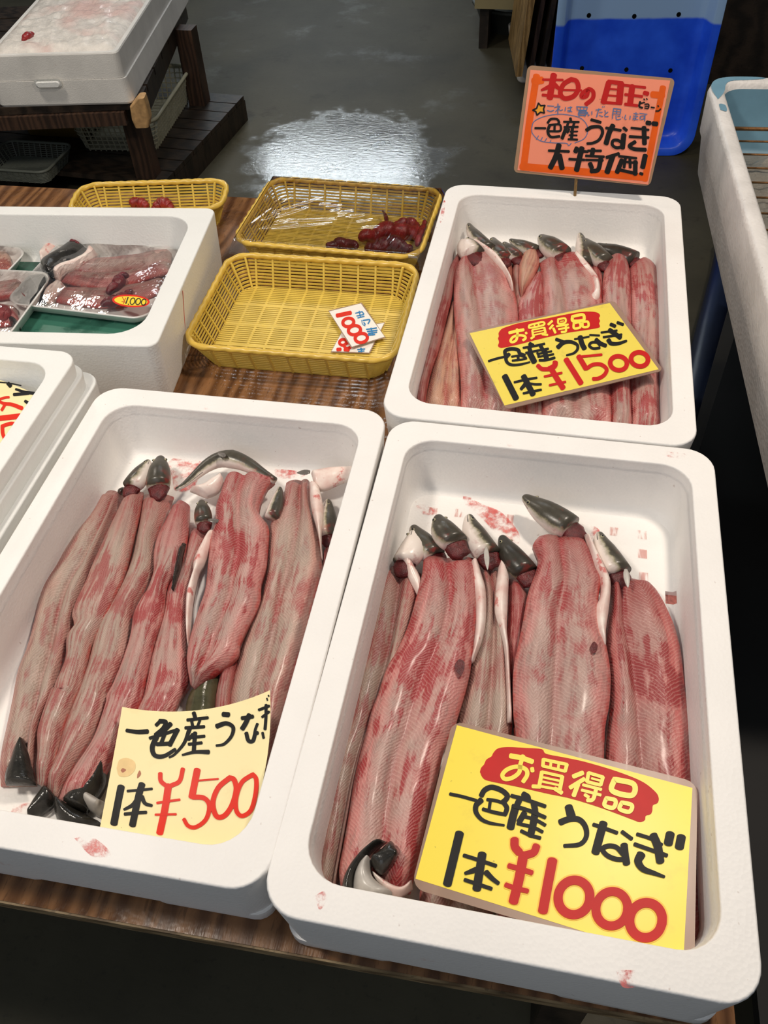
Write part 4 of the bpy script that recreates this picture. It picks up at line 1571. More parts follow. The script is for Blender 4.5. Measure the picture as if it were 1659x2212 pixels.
# ---- front left box (500 yen)
e = eel((95, 1480), FZ, 'leftmost grey eel of the 500 yen box with its dark tail folded over', GL)
fillet(e, 'fillet', F_((690, 310), (600, 470), (480, 620), (372, 800), (275, 960), (240, 1120), (190, 1320), (130, 1470), (95, 1659)) + H_((60, 560), (25, 720), (10, 850), (5, 955)),
       F_((815, 320), (760, 460), (695, 600), (610, 800), (570, 920), (530, 1020), (490, 1160), (455, 1300), (400, 1500), (370, 1640)) + H_((290, 530), (255, 700), (240, 830), (235, 950)), T0, .022, 'flesh_grey',
       F_((740, 330), (690, 470), (620, 620), (540, 780), (440, 930), (380, 1120), (320, 1380), (270, 1550), (245, 1659)) + H_((205, 640), (170, 800), (150, 940)), red=.18, seed=21, N=60)
fillet(e, 'tail_fold', H_((148, 650), (110, 700), (70, 790), (38, 870), (36, 945)), H_((160, 655), (185, 740), (200, 820), (215, 880), (232, 945)), T0 + .017, .014, 'skin_dark', K=14, N=20, seed=22)
head(e, F_((800, 310))[0], F_((770, 290))[0], 20, T0 + .012, 0, 'head_dark', 0, eye=0, neck=False)

e = eel((170, 1400), FZ, 'second eel from the left in the 500 yen box, pinkish strip kinked half way down', GL)
fillet(e, 'fillet', F_((820, 330), (760, 460), (690, 600), (600, 800), (560, 900), (510, 1000), (472, 1110), (488, 1185), (440, 1260), (430, 1400), (362, 1570), (350, 1659)) + H_((350, 330), (272, 530), (250, 620), (250, 750), (235, 930)),
       F_((930, 310), (910, 450), (870, 620), (815, 850), (750, 1000), (660, 1190), (600, 1300), (570, 1420), (525, 1590)) + H_((500, 380), (430, 560), (385, 720), (350, 860), (292, 970)), T1, .020, 'flesh_grey', z1=T0 + .008, red=.5, seed=23, N=60)
head(e, F_((855, 270))[0], F_((965, 100))[0], 44, T1 + .014, -70, 'head', .05)

e = eel((240, 1400), FZ, 'eel with upright dark head and bloody neck, third across the 500 yen box', GL)
fillet(e, 'fillet', F_((930, 330), (905, 500), (875, 700), (805, 900), (715, 1080), (640, 1200), (585, 1400), (535, 1570)) + H_((525, 330), (435, 560), (385, 750), (325, 900), (305, 980)),
       F_((1125, 340), (1060, 520), (1015, 640), (1008, 820), (940, 960), (875, 1080), (845, 1250), (795, 1450), (705, 1640)) + H_((715, 390), (605, 650), (505, 800), (435, 930), (372, 1040)), T0 + .004, .022, 'flesh_grey', red=.42, seed=24, N=60)
head(e, F_((1025, 270))[0], F_((1040, 75))[0], 52, T1 + .012, 5, 'head', 0)
fillet(e, 'tail', H_((300, 950), (240, 1030), (200, 1100), (172, 1165)), H_((372, 1035), (340, 1090), (270, 1140), (192, 1184)), T0 + .004, .017, 'skin_dark', K=14, N=24, seed=25, taper=(.05, .2))

e = eel((300, 1450), FZ, 'headless looking middle eel with pale curled upper edge in the 500 yen box', GL)
fillet(e, 'fillet', F_((1150, 365), (1085, 500), (1030, 600), (1002, 720), (1000, 840), (965, 950), (915, 1020), (872, 1110), (850, 1250), (800, 1420), (740, 1560), (690, 1659)) + H_((690, 440), (600, 680), (480, 860), (370, 1060)),
       F_((1230, 400), (1225, 560), (1195, 760), (1125, 870), (1080, 960), (1065, 1100), (1005, 1300), (955, 1500), (925, 1659)) + H_((880, 500), (790, 700), (700, 850), (560, 1100)), T1, .022, 'flesh_pink', z1=T0 + .012, red=.62, seed=26, N=60)
fillet(e, 'tail_fold', H_((700, 800), (600, 860), (500, 960), (420, 1050), (430, 1090)), H_((700, 870), (690, 950), (650, 1020), (600, 1090), (560, 1130)), T0 + .006, .024, 'skin_dark', K=14, N=24, seed=27)
fillet(e, 'tail_fold', H_((395, 1080), (372, 1140), (400, 1220), (470, 1260)), H_((420, 1075), (520, 1130), (620, 1180), (660, 1200)), T0, .028, 'skin_dark', K=14, N=20, seed=28)
fillet(e, 'tail_fold', H_((560, 1090), (600, 1130), (640, 1150)), H_((600, 1020), (660, 1060), (700, 1080)), T0 + .004, .026, 'fin_pale', K=14, N=14, seed=29)

e = eel((370, 1420), FZ, 'eel with a small upright dark head lying low, fourth across the 500 yen box', GL)
fillet(e, 'fillet', F_((1240, 545), (1195, 760), (1120, 900), (1085, 960), (1062, 1100), (1000, 1300), (950, 1500), (915, 1659)) + H_((870, 500), (800, 700)),
       F_((1390, 560), (1345, 660), (1290, 800), (1240, 950), (1215, 1100), (1215, 1300), (1222, 1450), (1228, 1560), (1170, 1659)) + H_((1150, 450), (1050, 650)), T0 + .006, .020, 'flesh_pink', red=.55, seed=30, N=60)
head(e, F_((1320, 505))[0], F_((1305, 360))[0], 38, T1 + .016, 10, 'head', 0)
fin(e, F_((1350, 490))[0], F_((1440, 500))[0], 12, T1 + .024)
fillet(e, 'belly_flap', F_((1345, 590), (1260, 740), (1250, 850), (1212, 970), (1205, 1150), (1222, 1330)), F_((1395, 540), (1378, 640), (1325, 780), (1290, 850), (1250, 1060), (1232, 1330)), T1 + .004, .014, 'belly', red=.2, K=16, N=32, seed=31, z1=T0 + .018)
fillet(e, 'tail_flap', F_((1098, 600), (1112, 680), (1112, 760), (1115, 850)), F_((1205, 600), (1180, 700), (1165, 780), (1140, 860)), T1 + .006, .013, 'flesh_red', red=.7, K=12, N=20, seed=32, taper=(.15, .2))
fillet(e, 'skin_strip', F_((1165, 640), (1158, 720), (1142, 810), (1108, 930)), F_((1205, 640), (1186, 720), (1168, 810), (1122, 945)), T1 + .010, .013, 'skin_dark', K=12, N=20, seed=32, taper=(.2, .3))

e = eel((480, 1350), FZ, 'large eel with long dark head arching over to the left, 500 yen box', GL)
fillet(e, 'fillet', G_((580, 190), (545, 300), (505, 420), (500, 520), (470, 640), (455, 780), (437, 950), (395, 1080), (340, 1260), (318, 1400), (335, 1560)),
       G_((740, 225), (880, 250), (830, 300), (780, 450), (842, 545), (842, 650), (828, 800), (795, 920), (785, 1040), (705, 1200), (660, 1300), (625, 1400), (365, 1590)), T1 + .004, .022, 'flesh_pink',
       G_((680, 200), (665, 380), (640, 600), (635, 750), (600, 900), (565, 1050), (500, 1220), (430, 1400), (345, 1575)), red=.5, seed=33, N=60)
# arched body: a bent head
pts = G_((880, 235), (800, 190), (700, 130), (600, 95), (520, 100), (440, 140), (350, 215), (290, 265), (240, 292))
w_ = [50, 84, 112, 128, 128, 116, 92, 66, 24]
cp, cw = catmull(pts, 22), catmull([(x, 0) for x in w_], 22)
m = MB()
rings, uvs = [], []
C3 = [at(x, y, T1 + .014) for x, y in cp]
for i, p in enumerate(C3):
    t_ = (C3[min(i + 1, 21)] - C3[max(i - 1, 0)]).normalized()
    sd = t_.cross(Vector((0, 0, 1))).normalized()
    r_ = cw[i][0] / 3 / 2 * (at(cp[i][0] + 50, cp[i][1], T1) - at(cp[i][0], cp[i][1], T1)).length / 50
    ring = []
    for k in range(22):
        th = 2 * math.pi * k / 22
        ring.append(p + sd * r_ * math.sin(th) + Vector((0, 0, 1)) * r_ * .85 * math.cos(th))
        uvs.append((abs(((math.degrees(th) - 40 + 180) % 360) - 180) / 180, i / 21))
    rings.append(ring)
m.loft(rings)
obj('arched_head', m.v, m.f, M['head'], e, True, uv=uvs)
fin(e, G_((560, 80))[0], G_((508, 52))[0], 14, T1 + .03)
fillet(e, 'belly_flap', G_((330, 300), (400, 290), (480, 240), (540, 205)), G_((440, 345), (500, 320), (540, 280), (555, 250)), T1, .018, 'belly', red=.2, K=14, N=20, seed=34)

e = eel((590, 1400), FZ, 'wide grey eel with dark flecks along the right wall of the 500 yen box', GL)
L7 = G_((955, 250), (930, 400), (862, 520), (842, 650), (830, 820), (800, 1000), (762, 1100), (705, 1250), (650, 1400), (620, 1550), (600, 1659)) + [(495, 1620), (480, 1720), (470, 1800)]
R7 = G_((1105, 240), (1110, 400), (1150, 560), (1188, 740), (1175, 900), (1135, 1050), (1095, 1250), (1045, 1400), (1005, 1550), (965, 1659)) + [(604, 1600), (590, 1700), (560, 1800)]
M7 = G_((1050, 280), (1035, 500), (1000, 700), (960, 850), (905, 1050), (870, 1250), (820, 1450), (770, 1600)) + [(548, 1600), (535, 1700), (520, 1790)]
fillet(e, 'fillet', L7, R7, T0 + .010, .022, 'flesh_grey', M7, z1=T0, red=.30, seed=35, N=60)
fillet(e, 'belly_flap', G_((1105, 240), (1115, 400), (1160, 580), (1182, 730)), G_((1165, 270), (1192, 400), (1184, 600), (1192, 745)), T1 + .006, .013, 'belly', red=.2, K=16, N=28, seed=36)
fillet(e, 'belly_flap', G_((1115, 185), (1200, 170), (1300, 160), (1400, 165)), G_((1150, 300), (1220, 290), (1310, 250), (1400, 225)), T1 + .002, .018, 'belly', red=.1, K=16, N=24, seed=37)
fin(e, G_((1110, 178))[0], G_((1022, 184))[0], 16, T1 + .018)
head(e, G_((860, 470))[0], G_((915, 275))[0], 32, T1 + .014, 62, 'head', .03, neck=False)

e = eel((710, 1130), FZ, 'small eel head with bloodied mouth against the right wall of the 500 yen box', GL)
fillet(e, 'fillet', G_((1195, 720), (1185, 830)), G_((1250, 640), (1225, 740)), T0, .012, 'flesh_red', red=.8, K=14, N=12, seed=38)
head(e, G_((1225, 590))[0], G_((1225, 355))[0], 42, T0 + .016, 70, 'head', 0)

e = eel((455, 1520), FZ, 'olive backed eel showing its skin just above the 500 yen paper', GL)
fillet(e, 'skin_back', G_((470, 1460), (400, 1560), (320, 1659)) + [(395, 1600)], G_((530, 1440), (525, 1560), (505, 1659)) + [(465, 1600)], T0 + .004, .022, 'skin_olive', K=16, N=18, seed=39)
fillet(e, 'fillet', G_((528, 1420), (520, 1560), (500, 1659)) + [(460, 1640), (440, 1790)], G_((650, 1380), (625, 1540), (605, 1659)) + [(498, 1640), (480, 1790)], T0 + .004, .020, 'flesh_red', red=.6, K=16, N=20, seed=40)

# ---- back right box (1500 yen)
e = eel((930, 760), FZ, 'single red eel side leaning on the left wall of the 1500 yen box', GB)
fillet(e, 'fillet', P_((400, 305), (315, 470), (250, 700), (190, 950), (150, 1120), (128, 1200), (125, 1330)), P_((435, 340), (375, 470), (352, 600), (315, 750), (265, 950), (205, 1130), (168, 1330)), T0 + .014, .018, 'flesh_red', red=.5, seed=41)
e = eel((960, 830), FZ, 'orange tinted low eel in the 1500 yen box, second from the left wall', GB)
fillet(e, 'fillet', P_((352, 640), (305, 800), (245, 1000), (185, 1230), (160, 1345)), P_((385, 700), (410, 1000), (420, 1345)), T0, .020, 'flesh_orange', P_((365, 660), (350, 850), (320, 1050), (300, 1345)), red=.2, seed=42)
e = eel((1045, 700), FZ, 'wide pale eel with white throat turned up and white belly strip, 1500 yen box', GB)
fillet(e, 'fillet', P_((430, 355), (368, 440), (360, 600), (365, 750), (385, 950), (405, 1150), (405, 1355)), P_((570, 310), (655, 390), (720, 500), (760, 620), (775, 740), (772, 900), (762, 1200), (752, 1395)), T1, .022, 'flesh_pink', P_((515, 370), (530, 550), (545, 750), (560, 950), (560, 1370)), z1=T1 - .004, red=.08, seed=43, N=56)
head(e, P_((490, 330))[0], P_((418, 235))[0], 52, T2 + .010, 100, 'head', -.05)
fillet(e, 'belly_flap', P_((470, 270), (540, 310), (610, 370), (690, 460), (735, 560)), P_((490, 240), (580, 300), (665, 375), (725, 480), (748, 560)), T2 + .006, .014, 'belly', red=.1, K=14, N=28, seed=44, z1=T1 + .010)

e = eel((1045, 520), FZ, 'farthest left pale throated eel head against the back wall, 1500 yen box', GB)
head(e, P_((590, 300))[0], P_((455, 128))[0], 36, T2 + .006, 40, 'head', -.06)
fillet(e, 'fillet', P_((560, 320), (600, 420)), P_((620, 310), (660, 420)), T1, .010, 'flesh_red', red=.7, K=12, N=10, seed=45)
e = eel((1090, 560), FZ, 'small eel head, left one of the close pair in the 1500 yen box', GB)
fillet(e, 'fillet', P_((650, 350), (690, 470), (720, 700), (760, 1000), (760, 1380)), P_((748, 365), (740, 500), (780, 700), (800, 1000), (850, 1390)), T0 + .004, .018, 'flesh_orange', red=.4, seed=46)
head(e, P_((680, 360))[0], P_((612, 222))[0], 42, T2 - .002, 35, 'head', -.05)
e = eel((1120, 565), FZ, 'small eel head, right one of the close pair in the 1500 yen box', GB)
fillet(e, 'fillet', P_((738, 390), (745, 600), (800, 1000), (830, 1380)), P_((805, 390), (800, 600), (900, 1000), (950, 1400)), T0 + .004, .018, 'flesh_grey', red=.55, seed=47)
head(e, P_((770, 350))[0], P_((685, 250))[0], 34, T2 - .002, 30, 'head', -.05)
e = eel((1150, 560), FZ, 'eel with orange ribbed flesh left of the biggest head in the 1500 yen box', GB)
fillet(e, 'fillet', P_((820, 305), (785, 400), (782, 500), (785, 560), (795, 610)), P_((905, 330), (915, 400), (880, 480), (830, 560), (802, 615)), T1, .018, 'flesh_orange', red=.3, N=26, seed=48)
fillet(e, 'fillet', P_((915, 440), (840, 540), (782, 640), (775, 760), (790, 1000), (840, 1400)), P_((940, 470), (945, 600), (950, 800), (950, 1000), (960, 1400)), T0 + .014, .018, 'flesh_pink', red=.6, seed=49)
head(e, P_((890, 310))[0], P_((722, 232))[0], 34, T2, 20, 'head', -.05)
e = eel((1230, 640), FZ, 'centre eel of the 1500 yen box with the biggest dark head and a bloody neck', GB)
fillet(e, 'fillet', P_((915, 385), (932, 520), (938, 700), (930, 900), (925, 1280), (945, 1410)), P_((1150, 325), (1245, 420), (1308, 520), (1318, 640), (1335, 900), (1372, 1180), (1382, 1445)), T1, .022, 'flesh_pink', P_((1060, 370), (1095, 560), (1115, 680), (1140, 1250), (1160, 1430)), red=.30, seed=50, N=56)
head(e, P_((1060, 330))[0], P_((922, 205))[0], 52, T2 + .006, 25, 'head', -.06)
fillet(e, 'belly_flap', P_((1130, 340), (1190, 420), (1250, 480), (1270, 560), (1240, 610)), P_((1150, 310), (1235, 400), (1300, 500), (1308, 600), (1270, 640)), T1 + .012, .012, 'belly', red=.3, K=14, N=24, seed=51)
e = eel((1255, 540), FZ, 'narrow upright eel head with white throat in the 1500 yen box', GB)
head(e, Q_((780, 390))[0], Q_((757, 190))[0], 36, T2, 65, 'head', .02, neck=False)
fillet(e, 'fillet', Q_((800, 375), (830, 480), (880, 640), (890, 900)), Q_((905, 430), (910, 520), (930, 640), (930, 900)), T0 + .008, .016, 'flesh_red', red=.9, N=26, seed=52)
e = eel((1340, 700), FZ, 'eel second from the right wall in the 1500 yen box, dark head turned left', GB)
fillet(e, 'fillet', Q_((960, 330), (918, 430), (898, 570), (902, 640), (920, 900), (950, 1180), (968, 1450)), Q_((1055, 360), (1078, 450), (1085, 600), (1085, 800), (1082, 1200), (1092, 1460)), T1, .022, 'flesh_pink', red=.45, seed=53, N=50)
head(e, Q_((920, 380))[0], Q_((788, 228))[0], 44, T2 + .002, 25, 'head', -.04)
e = eel((1400, 720), FZ, 'rightmost eel of the 1500 yen box with long black head lying sideways', GB)
fillet(e, 'fillet', Q_((1070, 420), (1078, 600), (1080, 800), (1078, 1200), (1088, 1470)), Q_((1150, 365), (1235, 400), (1272, 560), (1284, 700), (1278, 900), (1266, 1200), (1275, 1470)), T0 + .012, .022, 'flesh_pink', red=.55, seed=54, N=50)
head(e, Q_((1110, 365))[0], Q_((862, 262))[0], 46, T2 - .002, 12, 'head_dark', -.04)
fillet(e, 'skin_edge', Q_((1268, 1250), (1272, 1470)), Q_((1282, 1250), (1290, 1470)), T0, .01, 'skin_dark', K=10, N=10, seed=55)


# ------------------------------------------------------------------ signs and their lettering
class Flat:
    """a flat card: photo pixels map onto its plane"""
    def __init__(self, p0, n):
        self.p0, self.n = Vector(p0), Vector(n).normalized()

    def pt(self, x, y, off=0.0):
        return on_plane(x, y, self.p0 + self.n * off, self.n)


class Curl:
    """a curling sheet of paper from a 3 x 3 grid of (pixel x, pixel y, height)"""
    def __init__(self, g):
        self.g = [[at(x, y, Z0 + z) for x, y, z in row] for row in g]
        self.px = [[(x, y) for x, y, z in row] for row in g]

    @staticmethod
    def w(t):
        return ((2 * t - 1) * (t - 1), 4 * t * (1 - t), t * (2 * t - 1))

    def ev(self, u, v, grid):
        a, b = self.w(u), self.w(v)
        out = None
        for j in range(3):
            for i in range(3):
                q = Vector(grid[j][i]) * (a[i] * b[j])
                out = q if out is None else out + q
        return out

    def inv(self, x, y):
        u = v = .5
        for _ in range(25):
            p = self.ev(u, v, self.px)
            e = 1e-4
            du = (self.ev(u + e, v, self.px) - p) / e
            dv = (self.ev(u, v + e, self.px) - p) / e
            det = du.x * dv.y - du.y * dv.x
            rx, ry = x - p.x, y - p.y
            u += (rx * dv.y - ry * dv.x) / det
            v += (du.x * ry - du.y * rx) / det
        return u, v

    def pt(self, x, y, off=0.0):
        u, v = self.inv(x, y)
        e = 1e-3
        p = self.ev(u, v, self.g)
        n = (self.ev(u, v - e, self.g) - p).cross(self.ev(u - e, v, self.g) - p).normalized()
        if n.z < 0:
            n = -n
        return p + n * off


INKN = [0]


def ink(parent, name, strokes, surf, mat, k, ox, oy, off=.0005, label=None):
    """brush strokes: each is (points in zoomed pixels, width or (start, end) width) written on the card"""
    m = MB()
    for si, (pts, w) in enumerate(strokes):
        w0, w1 = w if isinstance(w, tuple) else (w, w)
        P = [(ox + x / k, oy + y / k) for x, y in pts]
        n = 2 if len(P) == 2 else 8 * len(P)
        closed = len(P) > 3 and abs(P[0][0] - P[-1][0]) + abs(P[0][1] - P[-1][1]) < 1e-6
        if len(P) == 2:
            q = P
        else:
            q = catmull(P, n)
        o_ = off + .00003 * (si % 12)
        lft, rgt = [], []
        for i, p in enumerate(q):
            a, b = q[max(i - 1, 0)], q[min(i + 1, len(q) - 1)]
            if closed and i in (0, len(q) - 1):
                a, b = q[-2], q[1]
            tx, ty = b[0] - a[0], b[1] - a[1]
            d = math.hypot(tx, ty) or 1
            s = i / (len(q) - 1)
            hw = (w0 + (w1 - w0) * s) / k / 2
            lft.append((p[0] - ty / d * hw, p[1] + tx / d * hw))
            rgt.append((p[0] + ty / d * hw, p[1] - tx / d * hw))
        b0 = len(m.v)
        vs = [surf.pt(x, y, o_) for x, y in lft] + [surf.pt(x, y, o_) for x, y in rgt]
        nq = len(q)
        m.add(vs, [(i, i + 1, nq + i + 1, nq + i) for i in range(nq - 1)])
        if not closed:
            # softly rounded brush ends
            for (p, a, hw) in ((q[0], q[1], w0 / k / 2), (q[-1], q[-2], w1 / k / 2)):
                an = math.atan2(p[1] - a[1], p[0] - a[0])
                fan = [(p[0] + hw * math.cos(an + t) * (.55 if abs(t) < 1.2 else 1), p[1] + hw * math.sin(an + t) * (.55 if abs(t) < 1.2 else 1)) for t in [-math.pi / 2 + math.pi * j / 8 for j in range(9)]]
                fan = [(p[0] + hw * (.6 * math.cos(t) * math.cos(an) - math.sin(t) * math.sin(an)), p[1] + hw * (.6 * math.cos(t) * math.sin(an) + math.sin(t) * math.cos(an))) for t in [-math.pi / 2 + math.pi * j / 8 for j in range(9)]]
                m.add([surf.pt(x, y, o_) for x, y in fan], [tuple(range(9))])
    # lettering always faces out of the card
    o = m.build(name, M[mat], parent, label=label)
    return o


def shape(parent, name, pts, surf, mat, off=.0003, smooth=True, label=None):
    P = catmull(list(pts) + [pts[0]], 8 * len(pts))[:-1] if smooth else pts
    c = (sum(p[0] for p in P) / len(P), sum(p[1] for p in P) / len(P))
    v = [surf.pt(x, y, off) for x, y in P]
    bm = bmesh.new()
    bv = [bm.verts.new(x) for x in v]
    f = bm.faces.new(bv)
    bmesh.ops.triangulate(bm, faces=[f])
    bm.verts.index_update()
    fs = [tuple(x.index for x in q.verts) for q in bm.faces]
    vs = [x.co.copy() for x in bm.verts]
    bm.free()
    return obj(name, vs, fs, M[mat], parent, label=label)


def slab(parent, name, corners, n, th, mat, r=0.0, label=None):
    """flat card with thickness th and rounded corners, below its face"""
    c = [Vector(p) for p in corners]
    if r > 0:
        out = []
        for i in range(4):
            p, a, b = c[i], c[i - 1], c[(i + 1) % 4]
            ua, ub = (a - p).normalized(), (b - p).normalized()
            for t in range(5):
                th_ = math.pi / 2 * t / 4
                out.append(p + ua * r * (1 - math.sin(th_)) + ub * r * (1 - math.cos(th_)))
        c = out
    m = MB()
    m.loft([[p - n * th for p in c], c])
    return m.build(name, M[mat], parent, label=label)


def S(k, ox, oy):
    return lambda *p: [(ox + x / k, oy + y / k) for x, y in p]


# ---- 1000 yen sign
s1, s2, sd_ = S(5.352, 890, 1560), S(4.609, 1180, 1620), S(3, 1050, 1540)
cs = [Vector((-.064, -.103, Z0 - .026)), Vector((.170, -.128, Z0 - .033)), Vector((.153, -.289, Z0 - .024)), Vector((-.080, -.264, Z0 - .017))]
nrm = (cs[1] - cs[0]).cross(cs[3] - cs[0]).normalized() * -1
cen = sum(cs, Vector((0, 0, 0))) / 4
if nrm.z < 0:
    nrm = -nrm
sf = Flat(cen, nrm)
t = thing('price_sign', tuple(cen), 'bright yellow laminated 1000 yen sign lying at the bottom of the front right box', 'sign')
face = [sf.pt(x, y) for x, y in ((987, 1566.5), (1495.7, 1702), (1476, 2080), (897.5, 1898))]
slab(t, 'card', face, nrm, .0006, 'paper_y')
slab(t, 'laminate_edge', [sf.pt(x, y, -.0002) for x, y in ((978, 1556), (1507, 1690), (1500, 2098), (888, 1918))], nrm, .0003, 'laminate', .012, label='clear plastic border')
ban = s1((785, 575), (800, 525), (832, 490), (860, 432), (920, 395), (935, 362), (990, 305), (1100, 288), (1300, 296), (1500, 312)) + s2((0, 38), (200, 78), (400, 122), (700, 212), (950, 312), (1085, 415), (1120, 480), (1108, 528), (1062, 550), (1056, 605), (1038, 640), (990, 655), (982, 698), (930, 718), (850, 690), (550, 578), (250, 485), (0, 432)) + s1((1200, 742), (900, 682), (820, 645))
shape(t, 'banner', ban, sf, 'ink_red', .0003, label='red cloud shaped banner')
ink(t, 'banner_lettering', [
    ([(158, 278), (230, 292), (300, 316)], 34), ([(240, 278), (222, 335), (214, 385), (170, 420), (122, 428), (106, 400), (140, 365), (200, 348), (256, 365), (266, 402), (240, 446)], 28), ([(298, 358), (301, 378)], 26),
    ([(372, 300), (368, 344)], 24), ([(372, 302), (524, 334)], 22), ([(524, 334), (512, 378)], 24), ([(368, 344), (512, 378)], 20), ([(422, 312), (416, 354)], 18), ([(472, 324), (466, 366)], 18),
    ([(362, 382), (344, 476)], 26), ([(362, 382), (494, 412)], 20), ([(494, 412), (478, 496)], 26), ([(354, 414), (484, 442)], 15), ([(350, 442), (482, 470)], 15), ([(344, 474), (478, 498)], 18), ([(350, 478), (302, 476)], 26), ([(446, 490), (490, 518)], 28),
    ([(626, 388), (566, 412)], 30), ([(636, 428), (545, 484)], 28), ([(596, 462), (568, 536)], 30),
    ([(664, 388), (654, 446)], 24), ([(664, 388), (758, 416)], 22), ([(758, 416), (742, 468)], 24), ([(684, 424), (736, 438)], 15), ([(654, 446), (742, 468)], 22), ([(628, 466), (746, 496)], 20), ([(620, 500), (742, 532)], 20), ([(712, 500), (692, 560), (656, 566)], 26), ([(640, 530), (664, 546)], 22),
    ([(832, 430), (956, 462), (944, 534), (818, 504), (832, 430)], 36), ([(780, 552), (838, 568), (824, 614), (768, 598), (780, 552)], 28), ([(880, 580), (944, 598), (928, 640), (866, 622), (880, 580)], 28)],
    sf, 'ink_yellow', 3, 1050, 1540, .0007, label='yellow rounded characters on the red banner')
blk1 = [([(440, 830), (580, 860), (740, 905)], 40), ([(800, 850), (840, 785), (920, 752), (1030, 785), (1100, 845), (1088, 890), (1050, 925)], 62), ([(870, 895), (960, 905), (1060, 935)], 40), ([(1060, 930), (1096, 990), (1078, 1060)], 56), ([(820, 1005), (950, 1042), (1085, 1068)], 44), ([(905, 910), (890, 1020)], 36), ([(800, 900), (742, 960), (740, 1040), (800, 1120), (900, 1165), (1065, 1192)], (70, 26)),
        ([(1285, 830), (1335, 860), (1345, 900)], 66), ([(1150, 850), (1300, 890), (1540, 972)], 46), ([(1240, 900), (1205, 980)], 72), ([(1405, 930), (1425, 1020)], 72), ([(1165, 965), (1350, 1020), (1540, 1100)], 46), ([(1195, 990), (1165, 1100), (1138, 1220)], 92), ([(1300, 1050), (1240, 1150)], 70), ([(1425, 1040), (1400, 1180), (1370, 1310)], 84), ([(1280, 1085), (1420, 1125), (1540, 1190)], 42), ([(1220, 1170), (1400, 1215), (1508, 1268)], 42), ([(1262, 1258), (1380, 1312), (1482, 1338)], 44),
        ([(550, 1285), (408, 1872)], 102), ([(600, 1540), (760, 1590), (970, 1660)], 46), ([(812, 1525), (748, 1928)], 100), ([(740, 1705), (615, 1748)], (70, 40)), ([(855, 1735), (930, 1810), (998, 1862)], (70, 48)), ([(610, 1822), (760, 1872), (918, 1925)], 46)]
ink(t, 'black_lettering', blk1, sf, 'ink_black', 5.352, 890, 1560)
blk2 = [([(222, 565), (250, 660)], (80, 90)), ([(140, 720), (230, 688), (330, 695), (392, 770), (396, 870), (330, 940), (180, 955)], (66, 40)), ([(470, 742), (580, 780), (705, 825)], 40), ([(570, 730), (530, 870), (490, 1020)], 84), ([(755, 815), (850, 885)], 42), ([(775, 945), (785, 1040), (800, 1130)], 74), ([(790, 1090), (690, 1085), (600, 1045), (560, 985), (620, 955), (700, 970), (765, 1040)], 50),
        ([(905, 838), (1040, 882), (1150, 945)], 38), ([(880, 938), (1050, 998), (1200, 1050)], 42), ([(1065, 850), (1110, 960), (1135, 1110)], 84), ([(945, 1040), (915, 1110), (965, 1185), (1080, 1228), (1175, 1262)], (90, 30)), ([(1235, 835), (1215, 930)], 90), ([(1345, 865), (1325, 970)], 92)]
ink(t, 'black_lettering', blk2, sf, 'ink_black', 4.609, 1180, 1620)


def oval(cx, cy, rx, ry, rot=0, n=14):
    c, s = math.cos(math.radians(rot)), math.sin(math.radians(rot))
    P = [(cx + rx * math.cos(a) * c - ry * math.sin(a) * s, cy + rx * math.cos(a) * s + ry * math.sin(a) * c) for a in [2 * math.pi * i / n for i in range(n)]]
    return P + [P[0]]


def price1000(extra):
    return [([(430, 955), (398, 1120), (368, 1285)], 64 + extra), (oval(570, 1195, 103, 112, 12), 60 + extra), (oval(815, 1268, 103, 112, 12), 58 + extra), (oval(1036, 1343, 106, 114, 12), 62 + extra)]


def yen1000(extra):
    return [([(1185, 1355), (1190, 1440), (1240, 1505)], 96 + extra), ([(1440, 1430), (1405, 1505), (1300, 1540)], 90 + extra), ([(1290, 1525), (1240, 1800), (1172, 2075)], 112 + extra), ([(1120, 1660), (1250, 1695), (1385, 1740)], 62 + extra), ([(1085, 1880), (1200, 1920), (1335, 1952)], 58 + extra)]


ink(t, 'price_glow', price1000(20), sf, 'ink_halo', 3, 1050, 1540, .00025)
ink(t, 'price_glow', yen1000(36), sf, 'ink_halo', 5.352, 890, 1560, .00025)
ink(t, 'red_price', price1000(0), sf, 'ink_red', 3, 1050, 1540, .0008)
ink(t, 'red_price', yen1000(0), sf, 'ink_red', 5.352, 890, 1560, .0008)
# faint serial number at the lower right corner
ink(t, 'small_print', [([(140 + i * 34, 600 + i * 9), (150 + i * 34, 620 + i * 9)], 9) for i in range(8)], sf, 'star', 6.405, 1400, 1960, .0005)

# ---- 1500 yen sign
k4, x4, y4, k5, x5, y5 = 7.213, 1000, 640, 6.9125, 1200, 640
cs = [Vector((-.133, .567, Z0 - .033)), Vector((.082, .664, Z0 - .022)), Vector((.151, .511, Z0 - .027)), Vector((-.063, .414, Z0 - .038))]
nrm = (cs[1] - cs[0]).cross(cs[3] - cs[0]).normalized()
if nrm.z < 0:
    nrm = -nrm
cen = sum(cs, Vector((0, 0, 0))) / 4 + Vector((0, 0, .006))
sf = Flat(cen, nrm)
t = thing('price_sign', tuple(cen), 'worn yellow laminated 1500 yen sign lying askew on the eels of the back right box', 'sign')
slab(t, 'card', [sf.pt(x, y) for x, y in ((1014.6, 719.7), (1317, 654.5), (1422.8, 797.7), (1090, 875.7))], nrm, .0006, 'paper_y2')
slab(t, 'laminate_edge', [sf.pt(x, y, -.0002) for x, y in ((1005, 717), (1327, 649), (1433, 800), (1093, 884))], nrm, .0012, 'laminate', .008, label='dirty clear plastic border')
f4, f5 = S(k4, x4, y4), S(k5, x5, y5)
